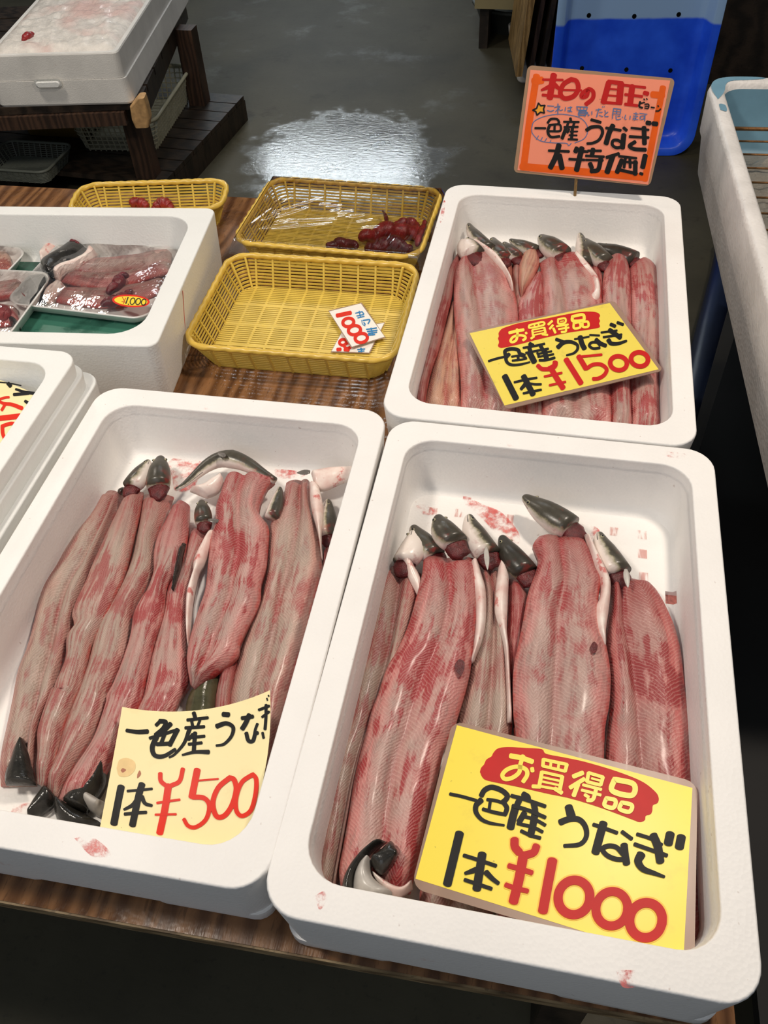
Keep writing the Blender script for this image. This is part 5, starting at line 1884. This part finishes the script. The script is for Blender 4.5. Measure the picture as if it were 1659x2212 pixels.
shape(t, 'banner', f4((545, 655), (560, 620), (555, 575), (600, 512), (700, 470), (900, 412), (1300, 345), (1659, 272)) + f5((400, 232), (560, 230), (640, 252), (666, 290), (648, 328), (666, 370), (648, 405), (660, 432), (640, 470), (400, 512), (150, 550)) + f4((1200, 665), (900, 742), (640, 800), (580, 802), (545, 772), (562, 715)), sf, 'ink_red', .0003, label='red cloud shaped banner')
ink(t, 'banner_lettering', [([(722, 570), (820, 545), (945, 522)], 48), ([(842, 512), (850, 600), (828, 685), (770, 715), (742, 690), (785, 632), (880, 608), (962, 622), (972, 660), (935, 684)], 40), ([(980, 565), (990, 582)], 38),
    ([(1035, 450), (1240, 402), (1252, 448), (1042, 492), (1035, 450)], 32), ([(1110, 432), (1118, 470)], 26), ([(1175, 418), (1182, 458)], 26), ([(1080, 530), (1092, 610)], 34), ([(1268, 490), (1288, 570)], 36), ([(1080, 525), (1268, 488)], 26), ([(1092, 566), (1280, 528)], 20), ([(1098, 606), (1286, 566)], 24), ([(1110, 625), (1062, 658)], 36), ([(1235, 590), (1318, 602)], 36),
    ([(1390, 385), (1330, 440)], 38), ([(1402, 450), (1352, 508)], 36), ([(1410, 500), (1440, 568)], 40), ([(1482, 358), (1590, 345), (1592, 410), (1492, 426), (1482, 358)], 32), ([(1520, 392), (1570, 384)], 18), ([(1460, 470), (1640, 440)], 32), ([(1490, 512), (1650, 488)], 32), ([(1604, 460), (1602, 545), (1535, 558)], 36)], sf, 'ink_yellow', k4, x4, y4, .0007, label='yellow rounded characters on the red banner')
ink(t, 'banner_lettering', [([(252, 302), (400, 274), (428, 318), (408, 358), (262, 368), (252, 302)], 46), ([(272, 402), (356, 392), (368, 462), (278, 478), (272, 402)], 36), ([(402, 386), (480, 380), (488, 448), (412, 456), (402, 386)], 36)], sf, 'ink_yellow', k5, x5, y5, .0007, label='yellow rounded character on the red banner')
ink(t, 'black_lettering', [([(400, 1010), (520, 972), (660, 940)], 38), ([(665, 925), (660, 850), (760, 818), (860, 838), (885, 890), (960, 922)], 58), ([(760, 940), (880, 925), (985, 955)], 34), ([(720, 900), (672, 960), (690, 1030), (765, 1068), (900, 1060), (1042, 1025)], (60, 28)), ([(860, 920), (862, 990)], 44), ([(770, 1002), (900, 988), (992, 966)], 34),
    ([(1040, 742), (1090, 768)], 66), ([(940, 802), (1100, 776), (1272, 738)], 36), ([(1030, 790), (1055, 870)], 66), ([(1210, 770), (1252, 850)], 60), ([(980, 882), (1180, 842), (1330, 816)], 36), ([(1042, 885), (1112, 1020)], 92), ([(1160, 880), (1182, 930)], 40), ([(1272, 850), (1302, 970)], 78), ([(1190, 892), (1382, 856)], 34), ([(1170, 942), (1300, 922), (1412, 902)], 34), ([(1192, 997), (1300, 992), (1430, 957)], 42),
    ([(652, 1245), (828, 1592)], 98), ([(802, 1340), (960, 1302), (1150, 1268)], 38), ([(945, 1245), (1092, 1528)], 92), ([(1000, 1335), (905, 1445)], (70, 50)), ([(1010, 1352), (1120, 1370), (1218, 1370)], 38), ([(942, 1512), (1080, 1482), (1220, 1455)], 38)], sf, 'ink_black', k4, x4, y4)
ink(t, 'black_lettering', [([(10, 642), (140, 690)], 52), ([(35, 762), (120, 692), (230, 682), (320, 722), (328, 790), (270, 850), (165, 880)], (70, 30)), ([(285, 640), (400, 622), (500, 602)], 30), ([(368, 605), (392, 700), (432, 780)], 78), ([(512, 577), (655, 585)], 30), ([(605, 645), (672, 702), (750, 738)], 62), ([(660, 770), (560, 778), (505, 735), (540, 690), (620, 690), (665, 735)], 42),
    ([(682, 540), (918, 510)], 32), ([(715, 610), (988, 570)], 36), ([(805, 502), (890, 560), (968, 618)], 70), ([(790, 652), (830, 702), (930, 706), (1060, 665)], (70, 36)), ([(825, 418), (890, 445)], 54), ([(925, 392), (1008, 422)], 48)], sf, 'ink_black', k5, x5, y5)
ink(t, 'red_price', [([(1165, 1078), (1230, 1130), (1330, 1135)], 66), ([(1440, 1025), (1425, 1085), (1345, 1130)], 84), ([(1370, 1120), (1465, 1280), (1560, 1428)], 88), ([(1270, 1250), (1540, 1192)], 38), ([(1350, 1386), (1598, 1332)], 38)], sf, 'ink_red', k4, x4, y4, .0008)
ink(t, 'red_price', [([(158, 942), (380, 1298)], 84), ([(345, 895), (455, 1080)], 78), ([(385, 900), (690, 870)], 38), ([(460, 1080), (560, 1020), (680, 1018), (762, 1085), (735, 1165), (650, 1222), (562, 1232)], 58), (oval(942, 998, 126, 104, 8), 68), (oval(1255, 940, 128, 104, 8), 70)], sf, 'ink_red', k5, x5, y5, .0008)

# ---- 500 yen paper
sf = Curl([[(264, 1527, -.026), (428, 1534, -.026), (583, 1491, -.006)], [(238, 1672, -.028), (405, 1674, -.028), (574, 1655, -.012)], [(205, 1842, -.042), (372, 1837, -.046), (524, 1819, -.030)]])
pc = sf.ev(.5, .5, sf.g)
t = thing('price_paper', tuple(pc), 'cream handwritten 500 yen paper curling at its right edge in the front left box', 'sign')
m = MB()
N_ = 24
gv = [sf.ev(i / N_, j / N_, sf.g) for j in range(N_ + 1) for i in range(N_ + 1)]
gb = [p - Vector((0, 0, .0005)) for p in gv]
q = [(j * (N_ + 1) + i, (j + 1) * (N_ + 1) + i, (j + 1) * (N_ + 1) + i + 1, j * (N_ + 1) + i + 1) for j in range(N_) for i in range(N_)]
m.add(gv, q)
m.add(gb, [tuple(reversed(x)) for x in q])
m.build('paper', M['paper_cream'], t, True)
k3, x3, y3 = 4.1475, 200, 1480
ink(t, 'black_lettering', [([(305, 408), (400, 422), (492, 418)], (34, 44)), ([(600, 325), (655, 335), (632, 392), (565, 450)], 42), ([(570, 362), (610, 322)], 34), ([(700, 350), (610, 440), (512, 476)], (44, 20)), ([(762, 402), (690, 540)], 44), ([(512, 478), (640, 440), (762, 402)], 30), ([(645, 445), (612, 530)], 36), ([(575, 532), (690, 526)], 36), ([(572, 470), (535, 560), (558, 632), (640, 638), (742, 578)], (50, 30)),
    ([(908, 250), (920, 292)], 36), ([(850, 316), (940, 306), (1035, 295)], 28), ([(888, 320), (900, 380)], 28), ([(962, 320), (938, 380)], 26), ([(832, 386), (1002, 375)], 30), ([(872, 390), (822, 520), (740, 618), (688, 650)], (40, 20)), ([(900, 442), (860, 492)], 30), ([(850, 476), (1005, 460)], 28), ([(920, 430), (908, 600)], 38), ([(862, 532), (980, 520)], 28), ([(806, 628), (920, 602), (1042, 602)], (20, 42)),
    ([(1172, 264), (1222, 268)], 46), ([(1115, 372), (1200, 346), (1262, 382), (1248, 460), (1182, 530), (1112, 545)], (44, 22)), ([(1342, 300), (1440, 285)], 36), ([(1408, 270), (1378, 340), (1345, 395)], 44), ([(1480, 350), (1462, 400), (1452, 452)], 26), ([(1380, 432), (1400, 500), (1440, 502), (1460, 442), (1482, 430)], 36), ([(1492, 226), (1585, 190)], 26), ([(1522, 290), (1585, 242)], 24), ([(1558, 180), (1556, 300), (1548, 400)], 28), ([(1526, 430), (1536, 478)], 24), ([(1564, 120), (1570, 140)], 13), ([(1578, 92), (1582, 104)], 13)], sf, 'ink_black', k3, x3, y3, .0005)
ink(t, 'black_lettering', [([(255, 912), (190, 1242)], 66), ([(312, 950), (430, 940), (532, 930)], 24), ([(442, 890), (410, 1000), (356, 1255)], 62), ([(422, 990), (362, 1070), (282, 1115)], (50, 24)), ([(440, 1000), (470, 1060), (530, 1080)], (40, 28)), ([(287, 1156), (380, 1146), (480, 1140)], 30)], sf, 'ink_black', k3, x3, y3, .0005)
ink(t, 'red_price', [([(606, 792), (612, 860), (662, 905)], 40), ([(810, 752), (780, 860), (702, 902)], 40), ([(680, 900), (650, 1100), (602, 1325)], 64), ([(577, 1056), (680, 1040), (782, 1026)], 22), ([(562, 1160), (750, 1156)], 20), ([(940, 762), (892, 1002)], 62), ([(950, 856), (1130, 840)], 16), ([(900, 1002), (1002, 1012), (1050, 1080), (1020, 1200), (930, 1270), (860, 1260), (820, 1200)], (46, 34)),
    ([(1232, 830), (1130, 920), (1082, 1050), (1112, 1170), (1182, 1170), (1250, 1080), (1290, 940), (1272, 850), (1232, 830)], 46), ([(1440, 800), (1342, 870), (1292, 1000), (1292, 1120), (1342, 1170), (1420, 1120), (1462, 980), (1470, 850), (1440, 800)], 40)], sf, 'ink_red_orange', k3, x3, y3, .0006)
M['stain'] = plain('tea_stain', srgb(234, 200, 138), 0.5, 0.1, 80)
M['stain2'] = plain('brown_stain', srgb(176, 104, 70), 0.5, 0.2, 80)
f3 = S(k3, x3, y3)
shape(t, 'stain', f3((215, 745), (240, 672), (310, 655), (375, 690), (378, 760), (320, 815), (240, 815)), sf, 'stain', .0003)
shape(t, 'stain', f3((250, 765), (270, 745), (300, 762), (270, 785)), sf, 'stain2', .0004)
shape(t, 'stain', f3((400, 800), (420, 765), (432, 800), (400, 835)), sf, 'stain2', .0004)

# ---- cream paper in the left tray
sf = Curl([[(-95, 800, .012), (15, 826, .018), (106, 869, .018)], [(-140, 925, -.002), (-35, 945, .004), (56, 962, .004)], [(-200, 1060, -.01), (-90, 1075, -.006), (-12, 1085, -.004)]])
pc = sf.ev(.5, .5, sf.g)
t = thing('price_paper', tuple(pc), 'cream handwritten paper with red price in the topmost tray at the left edge', 'sign')
m = MB()
gv = [sf.ev(i / N_, j / N_, sf.g) for j in range(N_ + 1) for i in range(N_ + 1)]
gb = [p - Vector((0, 0, .0005)) for p in gv]
m.add(gv, q)
m.add(gb, [tuple(reversed(x)) for x in q])
m.build('paper', M['paper_cream'], t, True)
k7, x7, y7 = 4.808, 0, 720
ink(t, 'black_lettering', [([(-60, 505), (80, 518), (220, 545)], 14), ([(85, 522), (112, 552)], 40), ([(165, 582), (260, 612), (392, 632)], (24, 36)), ([(145, 638), (300, 625)], 32), ([(262, 705), (340, 752), (440, 788)], (30, 60)), ([(345, 692), (365, 740)], 28), ([(402, 680), (450, 690), (482, 722)], 20), ([(370, 846), (386, 864)], 22)], sf, 'ink_black', k7, x7, y7, .0005)
ink(t, 'red_price', [([(-20, 690), (60, 668), (95, 665)], 26), ([(-20, 700), (40, 730), (130, 742), (230, 780)], (30, 44)), ([(20, 800), (55, 740)], 30), ([(-60, 892), (210, 860)], 56), ([(25, 965), (130, 938), (240, 980), (262, 1040), (180, 1105), (85, 1132), (35, 1060), (25, 965)], 38), ([(95, 1150), (92, 1220), (112, 1270)], 36), ([(122, 1230), (172, 1168)], 20)], sf, 'ink_red_orange', k7, x7, y7, .0006)
e = eel((0, 1010), Z0 - .02, 'dark eel skin in the top tray of the left stack', 'eel in the left tray')
fillet(e, 'skin_back', [(-60, 960), (-30, 1010), (-40, 1080)], [(-5, 985), (8, 1005), (-10, 1060)], Z0 - .008, .02, 'skin_dark', K=12, N=14, seed=60)

# ---- salmon sign on its stick
cs = [Vector((-.093, 1.020, Z0 + .190)), Vector((.137, .996, Z0 + .189)), Vector((.132, .950, Z0 + .033)), Vector((-.099, .974, Z0 + .034))]
nrm = (cs[1] - cs[0]).cross(cs[3] - cs[0]).normalized()
if nrm.y > 0:
    nrm = -nrm
cen = sum(cs, Vector((0, 0, 0))) / 4
sf = Flat(cen, nrm)
t = thing('stick_sign', tuple(cen), 'salmon pink handwritten sign with orange border on a wooden stick above the back right box', 'sign')
k6, x6, y6 = 4.484, 1100, 130
f6 = S(k6, x6, y6)
slab(t, 'backing_card', [sf.pt(x, y, -.0008) for x, y in ((1140, 141), (1459, 170), (1404, 402), (1109, 372))], nrm, .003, 'board', .008, label='worn cardboard backing')
slab(t, 'card', [sf.pt(x, y) for x, y in ((1145.7, 150.7), (1447.9, 174.2), (1400, 398.7), (1117.8, 367.5))], nrm, .0006, 'paper_salmon')
b = MB()
p_up, p_dn = sf.pt(1252, 300, -.006), on_plane(1242, 420, tuple(cen - nrm * .006), nrm)
b.tube([p_up, p_dn + (p_dn - p_up).normalized() * .02], .0028, 6)
b.build('stick', M['tan_wood'], t)
ink(t, 'orange_border', [([(265, 150), (195, 600), (138, 1050)], 66), ([(235, 205), (318, 195)], 74), ([(120, 1030), (700, 1080), (1310, 1135)], 72), ([(1490, 262), (1400, 720), (1312, 1160)], 60), ([(1385, 332), (1490, 342)], 66)], sf, 'ink_orange', k6, x6, y6, .0003)
ink(t, 'red_lettering', [([(325, 188), (520, 192)], 24), ([(432, 142), (412, 250), (392, 368)], 62), ([(405, 250), (312, 290)], (50, 22)), ([(440, 240), (510, 300)], (50, 24)), ([(322, 337), (500, 352)], 28), ([(600, 185), (525, 235), (495, 320), (535, 370), (620, 350), (668, 280), (652, 205), (600, 185)], 46), ([(520, 287), (700, 292)], 20), ([(748, 290), (705, 325), (705, 358), (750, 345), (762, 300), (770, 278), (812, 305), (808, 370), (742, 428)], 40),
    ([(965, 215), (912, 410)], 56), ([(1082, 225), (1065, 412)], 64), ([(960, 208), (1095, 224)], 42), ([(940, 276), (1080, 286)], 18), ([(930, 338), (1070, 350)], 20), ([(908, 408), (1085, 422)], 28), ([(1115, 242), (1318, 265)], 26), ([(1192, 250), (1170, 430)], 58), ([(1122, 332), (1288, 352)], 28), ([(1122, 426), (1240, 440)], 30), ([(1308, 316), (1342, 326)], 44)], sf, 'ink_red', k6, x6, y6, .0006)
shape(t, 'star', f6((283, 415), (305, 442), (346, 438), (332, 472), (340, 512), (302, 503), (268, 533), (258, 498), (227, 484), (266, 465)), sf, 'star', .0004, smooth=False)
ink(t, 'star_outline', [([a, b_], 15) for a, b_ in zip([(283, 415), (305, 442), (346, 438), (332, 472), (340, 512), (302, 503), (268, 533), (258, 498), (227, 484), (266, 465)], [(305, 442), (346, 438), (332, 472), (340, 512), (302, 503), (268, 533), (258, 498), (227, 484), (266, 465), (283, 415)])], sf, 'ink_black', k6, x6, y6, .0007)
ink(t, 'small_black_lettering', [([(1268, 402), (1260, 448), (1290, 462)], 20), ([(1275, 418), (1312, 408)], 14), ([(1304, 374), (1310, 386)], 13), ([(1330, 370), (1336, 382)], 13), ([(1312, 426), (1350, 428), (1345, 466), (1312, 464)], 13), ([(1314, 446), (1346, 447)], 12), ([(1374, 456), (1406, 461)], 15), ([(1440, 440), (1446, 450)], 14), ([(1420, 492), (1448, 490), (1466, 472)], 14)], sf, 'ink_black', k6, x6, y6, .0009)
ink(t, 'blue_lettering', [([(370, 442), (432, 446)], 10), ([(368, 486), (400, 496), (432, 484)], 10), ([(472, 422), (470, 526)], 10), ([(438, 458), (492, 446), (448, 498)], 9), ([(478, 470), (492, 486), (518, 480)], 9), ([(546, 456), (540, 492)], 9), ([(566, 462), (608, 456)], 9), ([(592, 450), (592, 492), (572, 498), (570, 484), (608, 500)], 9),
    ([(652, 450), (757, 456)], 10), ([(654, 450), (660, 482)], 9), ([(660, 482), (750, 484)], 10), ([(757, 456), (748, 484)], 9), ([(688, 452), (690, 482)], 8), ([(722, 454), (722, 482)], 8), ([(676, 494), (742, 494), (738, 532), (674, 530), (676, 494)], 11), ([(676, 506), (740, 506)], 9), ([(676, 518), (740, 519)], 9), ([(690, 534), (672, 542)], 10), ([(722, 534), (738, 542)], 10),
    ([(758, 502), (766, 536), (776, 530)], 9), ([(800, 496), (800, 526)], 9), ([(838, 482), (892, 476)], 9), ([(868, 470), (846, 550)], 10), ([(872, 506), (902, 504)], 9), ([(870, 534), (905, 546)], 9), ([(902, 448), (906, 456)], 8), ([(918, 446), (922, 454)], 8), ([(926, 486), (932, 506)], 9), ([(956, 502), (926, 526), (932, 546), (960, 544)], 9),
    ([(1010, 466), (1082, 476)], 10), ([(1012, 466), (1000, 530)], 9), ([(1082, 476), (1074, 522)], 9), ([(1006, 494), (1078, 500)], 9), ([(1044, 470), (1038, 520)], 9), ([(1004, 518), (1074, 524)], 9), ([(1002, 530), (1000, 566)], 9), ([(1034, 536), (1040, 574), (1080, 570)], 10), ([(1050, 545), (1076, 540)], 9), ([(1094, 548), (1100, 556)], 8), ([(1128, 530), (1118, 566), (1134, 574)], 9), ([(1172, 540), (1168, 572)], 9),
    ([(1206, 516), (1250, 522)], 9), ([(1200, 540), (1246, 545)], 9), ([(1228, 506), (1222, 572), (1200, 574), (1206, 560), (1248, 578)], 9), ([(1262, 514), (1336, 524)], 9), ([(1316, 520), (1312, 590)], 9), ([(1300, 540), (1270, 545), (1272, 570), (1304, 566), (1306, 540)], 9)], sf, 'ink_blue', k6, x6, y6, .0006)
ink(t, 'blue_bubble', [([(216, 660), (240, 595), (330, 548), (460, 524), (560, 528), (680, 556), (745, 615), (760, 690), (725, 760), (635, 802)], 8), ([(600, 805), (574, 830), (552, 805), (420, 800), (300, 780), (228, 715), (216, 660)], 8), ([(262, 768), (284, 732)], 8), ([(302, 780), (322, 748)], 8), ([(342, 790), (364, 756)], 8), ([(392, 798), (404, 776)], 8)], sf, 'ink_blue', k6, x6, y6, .0005)
ink(t, 'black_lettering', [([(250, 658), (352, 660)], 22), ([(372, 608), (402, 572), (462, 572), (482, 604), (470, 620)], 24), ([(392, 628), (480, 622), (500, 650), (488, 686), (392, 688)], 22), ([(392, 628), (374, 690), (402, 742), (488, 738)], (30, 24)), ([(440, 626), (438, 684)], 22),
    ([(592, 562), (598, 596)], 26), ([(528, 596), (675, 598)], 22), ([(572, 602), (560, 642)], 24), ([(630, 602), (620, 642)], 24), ([(532, 648), (666, 646)], 22), ([(552, 652), (512, 758)], 34), ([(580, 668), (562, 702)], 24), ([(612, 662), (602, 768)], 30), ([(590, 692), (662, 690)], 17), ([(580, 726), (656, 728)], 17), ([(572, 766), (660, 770)], 22),
    ([(795, 577), (885, 602)], 30), ([(748, 678), (800, 648), (878, 648), (904, 700), (870, 770), (810, 802), (755, 808)], (36, 26)), ([(938, 656), (1080, 680)], 28), ([(1005, 632), (970, 700), (938, 808)], 50), ([(1108, 655), (1136, 680)], 32), ([(1110, 722), (1096, 850)], 50), ([(1092, 838), (1040, 848), (1000, 822), (1005, 780), (1050, 775), (1090, 800)], 30),
    ([(1182, 656), (1350, 675)], 24), ([(1166, 740), (1350, 750)], 28), ([(1305, 650), (1310, 810)], 46), ([(1220, 790), (1165, 830), (1210, 860), (1320, 868)], (36, 40)), ([(1334, 606), (1364, 610)], 46), ([(1392, 614), (1430, 618)], 46),
    ([(382, 876), (580, 884)], 26), ([(482, 820), (452, 930), (398, 1042)], 52), ([(485, 920), (512, 1048)], 52), ([(656, 850), (640, 888)], 44), ([(645, 876), (760, 886)], 26), ([(704, 850), (652, 1066)], 52), ([(580, 958), (728, 966)], 26), ([(812, 860), (802, 920)], 44), ([(762, 878), (890, 878)], 26), ([(742, 926), (918, 936)], 26), ([(742, 966), (908, 970)], 24), ([(888, 940), (862, 1058), (792, 1075)], 44), ([(782, 1000), (800, 1044)], 44),
    ([(1062, 905), (942, 942)], 32), ([(1002, 930), (948, 1086)], 54), ([(1062, 930), (1232, 950)], 26), ([(1092, 966), (1044, 1086)], 46), ([(1222, 980), (1220, 1106)], 44), ([(1100, 982), (1240, 996)], 24), ([(1125, 950), (1112, 1040)], 28), ([(1168, 960), (1172, 1040)], 28), ([(1070, 1062), (1235, 1100)], 32), ([(1318, 922), (1292, 1040)], 50), ([(1268, 1096), (1290, 1104)], 30)], sf, 'ink_black', k6, x6, y6, .0008)

# ---- the two price cards in the empty basket
kb, xb, yb_ = 2.86, 400, 360
fb = S(kb, xb, yb_)
zc = TZ + .0075
lo = Flat(at(760, 735, zc), (0.0, 0.0, 1))
hi = Flat(at(770, 705, zc + .005), (0.03, 0.03, 1))
for nm, sfc, crn, lab in (('price_card', lo, [(975, 1010), (1230, 965), (1135, 1148), (905, 1140)], 'lower white price card, half covered, in the empty yellow basket'), ('price_card', hi, [(890, 895), (1085, 845), (1232, 1050), (1030, 1112)], 'upper white price card with large red 1000 in the empty yellow basket')):
    pc = sfc.pt(*fb(crn[0])[0])
    t = thing(nm, tuple(pc), lab, 'price card', 'white price cards in the basket')
    slab(t, 'card', [sfc.pt(x, y) for x, y in fb(*crn)], sfc.n, .0006, 'paper_white')
    slab(t, 'laminate_edge', [sfc.pt(x, y, -.0002) for x, y in fb(*[(x + (6 if x > 1050 else -6), y + (6 if y > 1000 else -6)) for x, y in crn])], sfc.n, .0003, 'laminate', label='clear plastic border')
    if sfc is hi:
        ink(t, 'red_price', [([(938, 920), (1022, 902)], 26), (oval(1008, 962, 34, 26, -10), 20), (oval(1046, 1010, 38, 28, -10), 20), (oval(1088, 1058, 38, 28, -10), 20)], sfc, 'ink_red_orange', kb, xb, yb_)
        ink(t, 'blue_lettering', [([(1052, 905), (1095, 895)], 7), ([(1060, 922), (1102, 912), (1096, 900)], 7), ([(1066, 934), (1106, 924)], 7), ([(1075, 892), (1084, 930)], 7), ([(1098, 950), (1140, 945), (1130, 970)], 8), ([(1104, 962), (1112, 975)], 8), ([(1090, 948), (1096, 972), (1112, 984)], 4), ([(1120, 1005), (1182, 996)], 8), ([(1126, 1018), (1186, 1010)], 8), ([(1132, 1030), (1184, 1022)], 8), ([(1148, 996), (1160, 1040)], 8), ([(1130, 1040), (1172, 1036)], 8)], sfc, 'ink_blue2', kb, xb, yb_)
    else:
        ink(t, 'red_price', [(oval(975, 1085, 22, 18, -10), 18), (oval(1005, 1105, 22, 16, -10), 18), ([(940, 1130), (960, 1128)], 22), ([(985, 1130), (1010, 1132)], 22)], sfc, 'ink_red_orange', kb, xb, yb_)
        ink(t, 'blue_lettering', [([(1065, 1130), (1110, 1126)], 8), ([(1070, 1142), (1106, 1138)], 8), ([(1086, 1120), (1090, 1144)], 8)], sfc, 'ink_blue2', kb, xb, yb_)

# ------------------------------------------------------------------ meat trays in the deep box
ZG = Z0 - .082


def meat_tray(corners, label, zr=.024):
    c, a, w, l = rect_px(corners, ZG + zr)
    t = thing('meat_tray', (c.x, c.y, ZG), label, 'meat tray', 'white trays of cut eel')
    fr = frame(c.x, c.y, ZG, a)
    rg = lambda d, z: [fr(x, y, z) for x, y in rr(w - d, l - d, .03, 7)]
    b = MB()
    b.loft([rg(.034, .0005), rg(.028, .003), rg(.004, zr - .003), rg(0, zr), rg(.006, zr + .0006), rg(.010, zr - .002), rg(.032, .005), rg(.040, .0035)])
    b.build('tray_body', M['tray_white'], t, True)
    m = MB()
    nx = 30
    gv = [fr((i / nx - .5) * (w - .004), (j / nx - .5) * (l - .004), zr + .0014 + .0015 * mnoise.noise(Vector((i * .5, j * .25, w * 50))) + .010 * max(0, (1 - (2 * i / nx - 1) ** 2) * (1 - (2 * j / nx - 1) ** 2)) * (1 if 0 < i < nx else 0)) for j in range(nx + 1) for i in range(nx + 1)]
    m.add(gv, [(j * (nx + 1) + i, j * (nx + 1) + i + 1, (j + 1) * (nx + 1) + i + 1, (j + 1) * (nx + 1) + i) for j in range(nx) for i in range(nx)])
    m.build('plastic_wrap', M['film_soft'], t, True, label='clear plastic wrap')
    return t, fr


def sticker(parent, c, rx, ry, z, rot, price=True):
    sfc = Flat(at(*c, z), (0, 0, 1))
    st = shape(parent, 'price_sticker', oval(c[0], c[1], rx, ry, rot)[:-1], sfc, 'ink_red_orange', 0, label='oval orange rimmed price sticker')
    shape(st, 'sticker_face', oval(c[0], c[1], rx * .88, ry * .74, rot)[:-1], sfc, 'star_face', .0003)
    if price:
        k = 3.318
        ink(st, 'sticker_price', [([(876, 868), (890, 895), (886, 915)], 5), ([(902, 874), (890, 895)], 5), ([(872, 900), (900, 904)], 4)], sfc, 'ink_red', k, 0, 380, .0005)
        ink(st, 'sticker_price', [([(918, 870), (902, 915)], 8), ([(918, 918), (922, 922)], 8), (oval(950, 898, 16, 24, 20), 7), (oval(990, 900, 16, 23, 20), 7), (oval(1030, 904, 16, 22, 20), 7)], sfc, 'ink_black', k, 0, 380, .0005)
    return st


M['star_face'] = plain('sticker_yellow', srgb(250, 218, 50), 0.35, 0.03)
kt = 6.381
U = S(kt, 0, 480)
V = S(3.318, 0, 380)
t, frT = meat_tray([(92, 512), (402, 541), (340, 692), (55, 655)], 'right white tray with two cut eel pieces, offal and an oval price sticker')
zt = ZG + .006
GE = 'cut eel pieces in the trays'
e = thing('eel_piece', tuple(at(220, 600, zt)), 'upper cut eel piece in the right tray, black back skin curling at its left end', 'eel piece', GE)
fillet(e, 'fillet', V((470, 740), (700, 700), (900, 680), (1060, 660), (1240, 620))[0:0] + V((700, 600), (820, 590), (1000, 570), (1120, 545), (1235, 528)), V((430, 760), (600, 800), (760, 815), (960, 775), (1220, 690)), zt + .006, .016, 'flesh_pink', V((560, 690), (720, 700), (880, 680), (1050, 650), (1230, 610)), red=.1, seed=71, N=36)
fillet(e, 'skin_roll', V((480, 520), (400, 570), (330, 610), (295, 650), (320, 720)), V((640, 535), (600, 610), (500, 640), (430, 680), (390, 740)), zt + .006, .024, 'skin_dark', N=22, K=16, seed=72)
fillet(e, 'belly_skin', V((290, 590), (340, 510), (420, 460), (500, 450)), V((300, 640), (380, 580), (460, 530), (530, 510)), zt + .002, .020, 'belly', N=18, K=14, red=.1, seed=73)
fillet(e, 'belly_skin', V((640, 540), (600, 600), (500, 650), (400, 690), (385, 730)), V((705, 560), (690, 620), (600, 680), (500, 700), (430, 765)), zt + .006, .022, 'belly', N=20, K=14, red=.1, seed=74)
e = thing('eel_piece', tuple(at(210, 640, zt)), 'lower cut eel piece along the front of the right tray', 'eel piece', GE)
fillet(e, 'fillet', V((500, 815), (620, 820), (760, 820), (900, 800), (1080, 770), (1170, 740)), V((400, 900), (560, 925), (720, 940), (880, 930), (1040, 880), (1160, 830)), zt, .018, 'flesh_pink', red=.1, seed=75, N=30)
fillet(e, 'skin_roll', V((330, 760), (285, 830), (270, 900)), V((400, 770), (360, 830), (330, 905)), zt, .022, 'skin_dark', N=16, K=14, seed=76)
fillet(e, 'belly_skin', V((400, 790), (340, 840), (315, 900)), V((490, 810), (450, 850), (370, 915)), zt, .021, 'belly', N=16, K=14, red=.1, seed=77)
GO = 'offal in the right tray'
offal('offal_piece', V((770, 850), (840, 790), (880, 720), (920, 730)), .010, zt + .020, 'offal_dark', 'upright dark offal strip in the middle of the right tray', GO, 81)
offal('offal_piece', V((720, 930), (800, 900), (870, 890), (950, 830)), .010, zt + .016, 'offal_dark', 'offal lump beside the oval sticker of the right tray', GO, 82)
offal('offal_piece', V((500, 460), (530, 480), (570, 500)), .006, zt + .024, 'offal_dark', 'small offal scrap at the top of the black skin roll', GO, 83)
sticker(t, (283, 650), 41, 13.5, ZG + .037, 4)

t, frT2 = meat_tray([(-190, 512), (52, 536), (18, 600), (-230, 575)], 'far left white tray, only its right end in view behind the shiny wrapped tray')
e = thing('eel_piece', tuple(at(10, 565, zt)), 'pinkish cut eel piece in the far left tray', 'eel piece', GE)
fillet(e, 'fillet', V((-200, 560), (-60, 555), (70, 560)), V((-200, 690), (-60, 690), (90, 680)), zt, .018, 'flesh_orange', red=.5, seed=78, N=20)
t, frT3 = meat_tray([(-190, 575), (92, 588), (42, 735), (-250, 715)], 'front left tray under very shiny plastic wrap, cut by the left edge of the picture', .03)
e = thing('eel_piece', tuple(at(10, 640, zt)), 'upper cut eel piece under the shiny wrap', 'eel piece', GE)
fillet(e, 'fillet', V((-250, 760), (-60, 780), (150, 760)), V((-250, 900), (-60, 890), (180, 860)), zt + .002, .02, 'flesh_pink', red=.4, seed=79, N=22)
e = thing('eel_piece', tuple(at(10, 680, zt)), 'lower cut eel piece with dark skin under the shiny wrap', 'eel piece', GE)
fillet(e, 'fillet', V((-250, 930), (-60, 930), (120, 950)), V((-250, 1060), (-60, 1080), (140, 1060)), zt, .02, 'flesh_pink', red=.6, seed=80, N=22)
fillet(e, 'skin', V((60, 1050), (100, 1090)), V((130, 1040), (150, 1100)), zt, .016, 'skin_dark', N=12, K=12, seed=84)
offal('offal_piece', V((-20, 990), (40, 1000), (90, 990)), .014, zt + .012, 'offal', 'pink offal lump under the shiny wrap of the front left tray', None, 85)
sticker(t, (-14, 728), 34, 13, ZG + .040, 4, False)
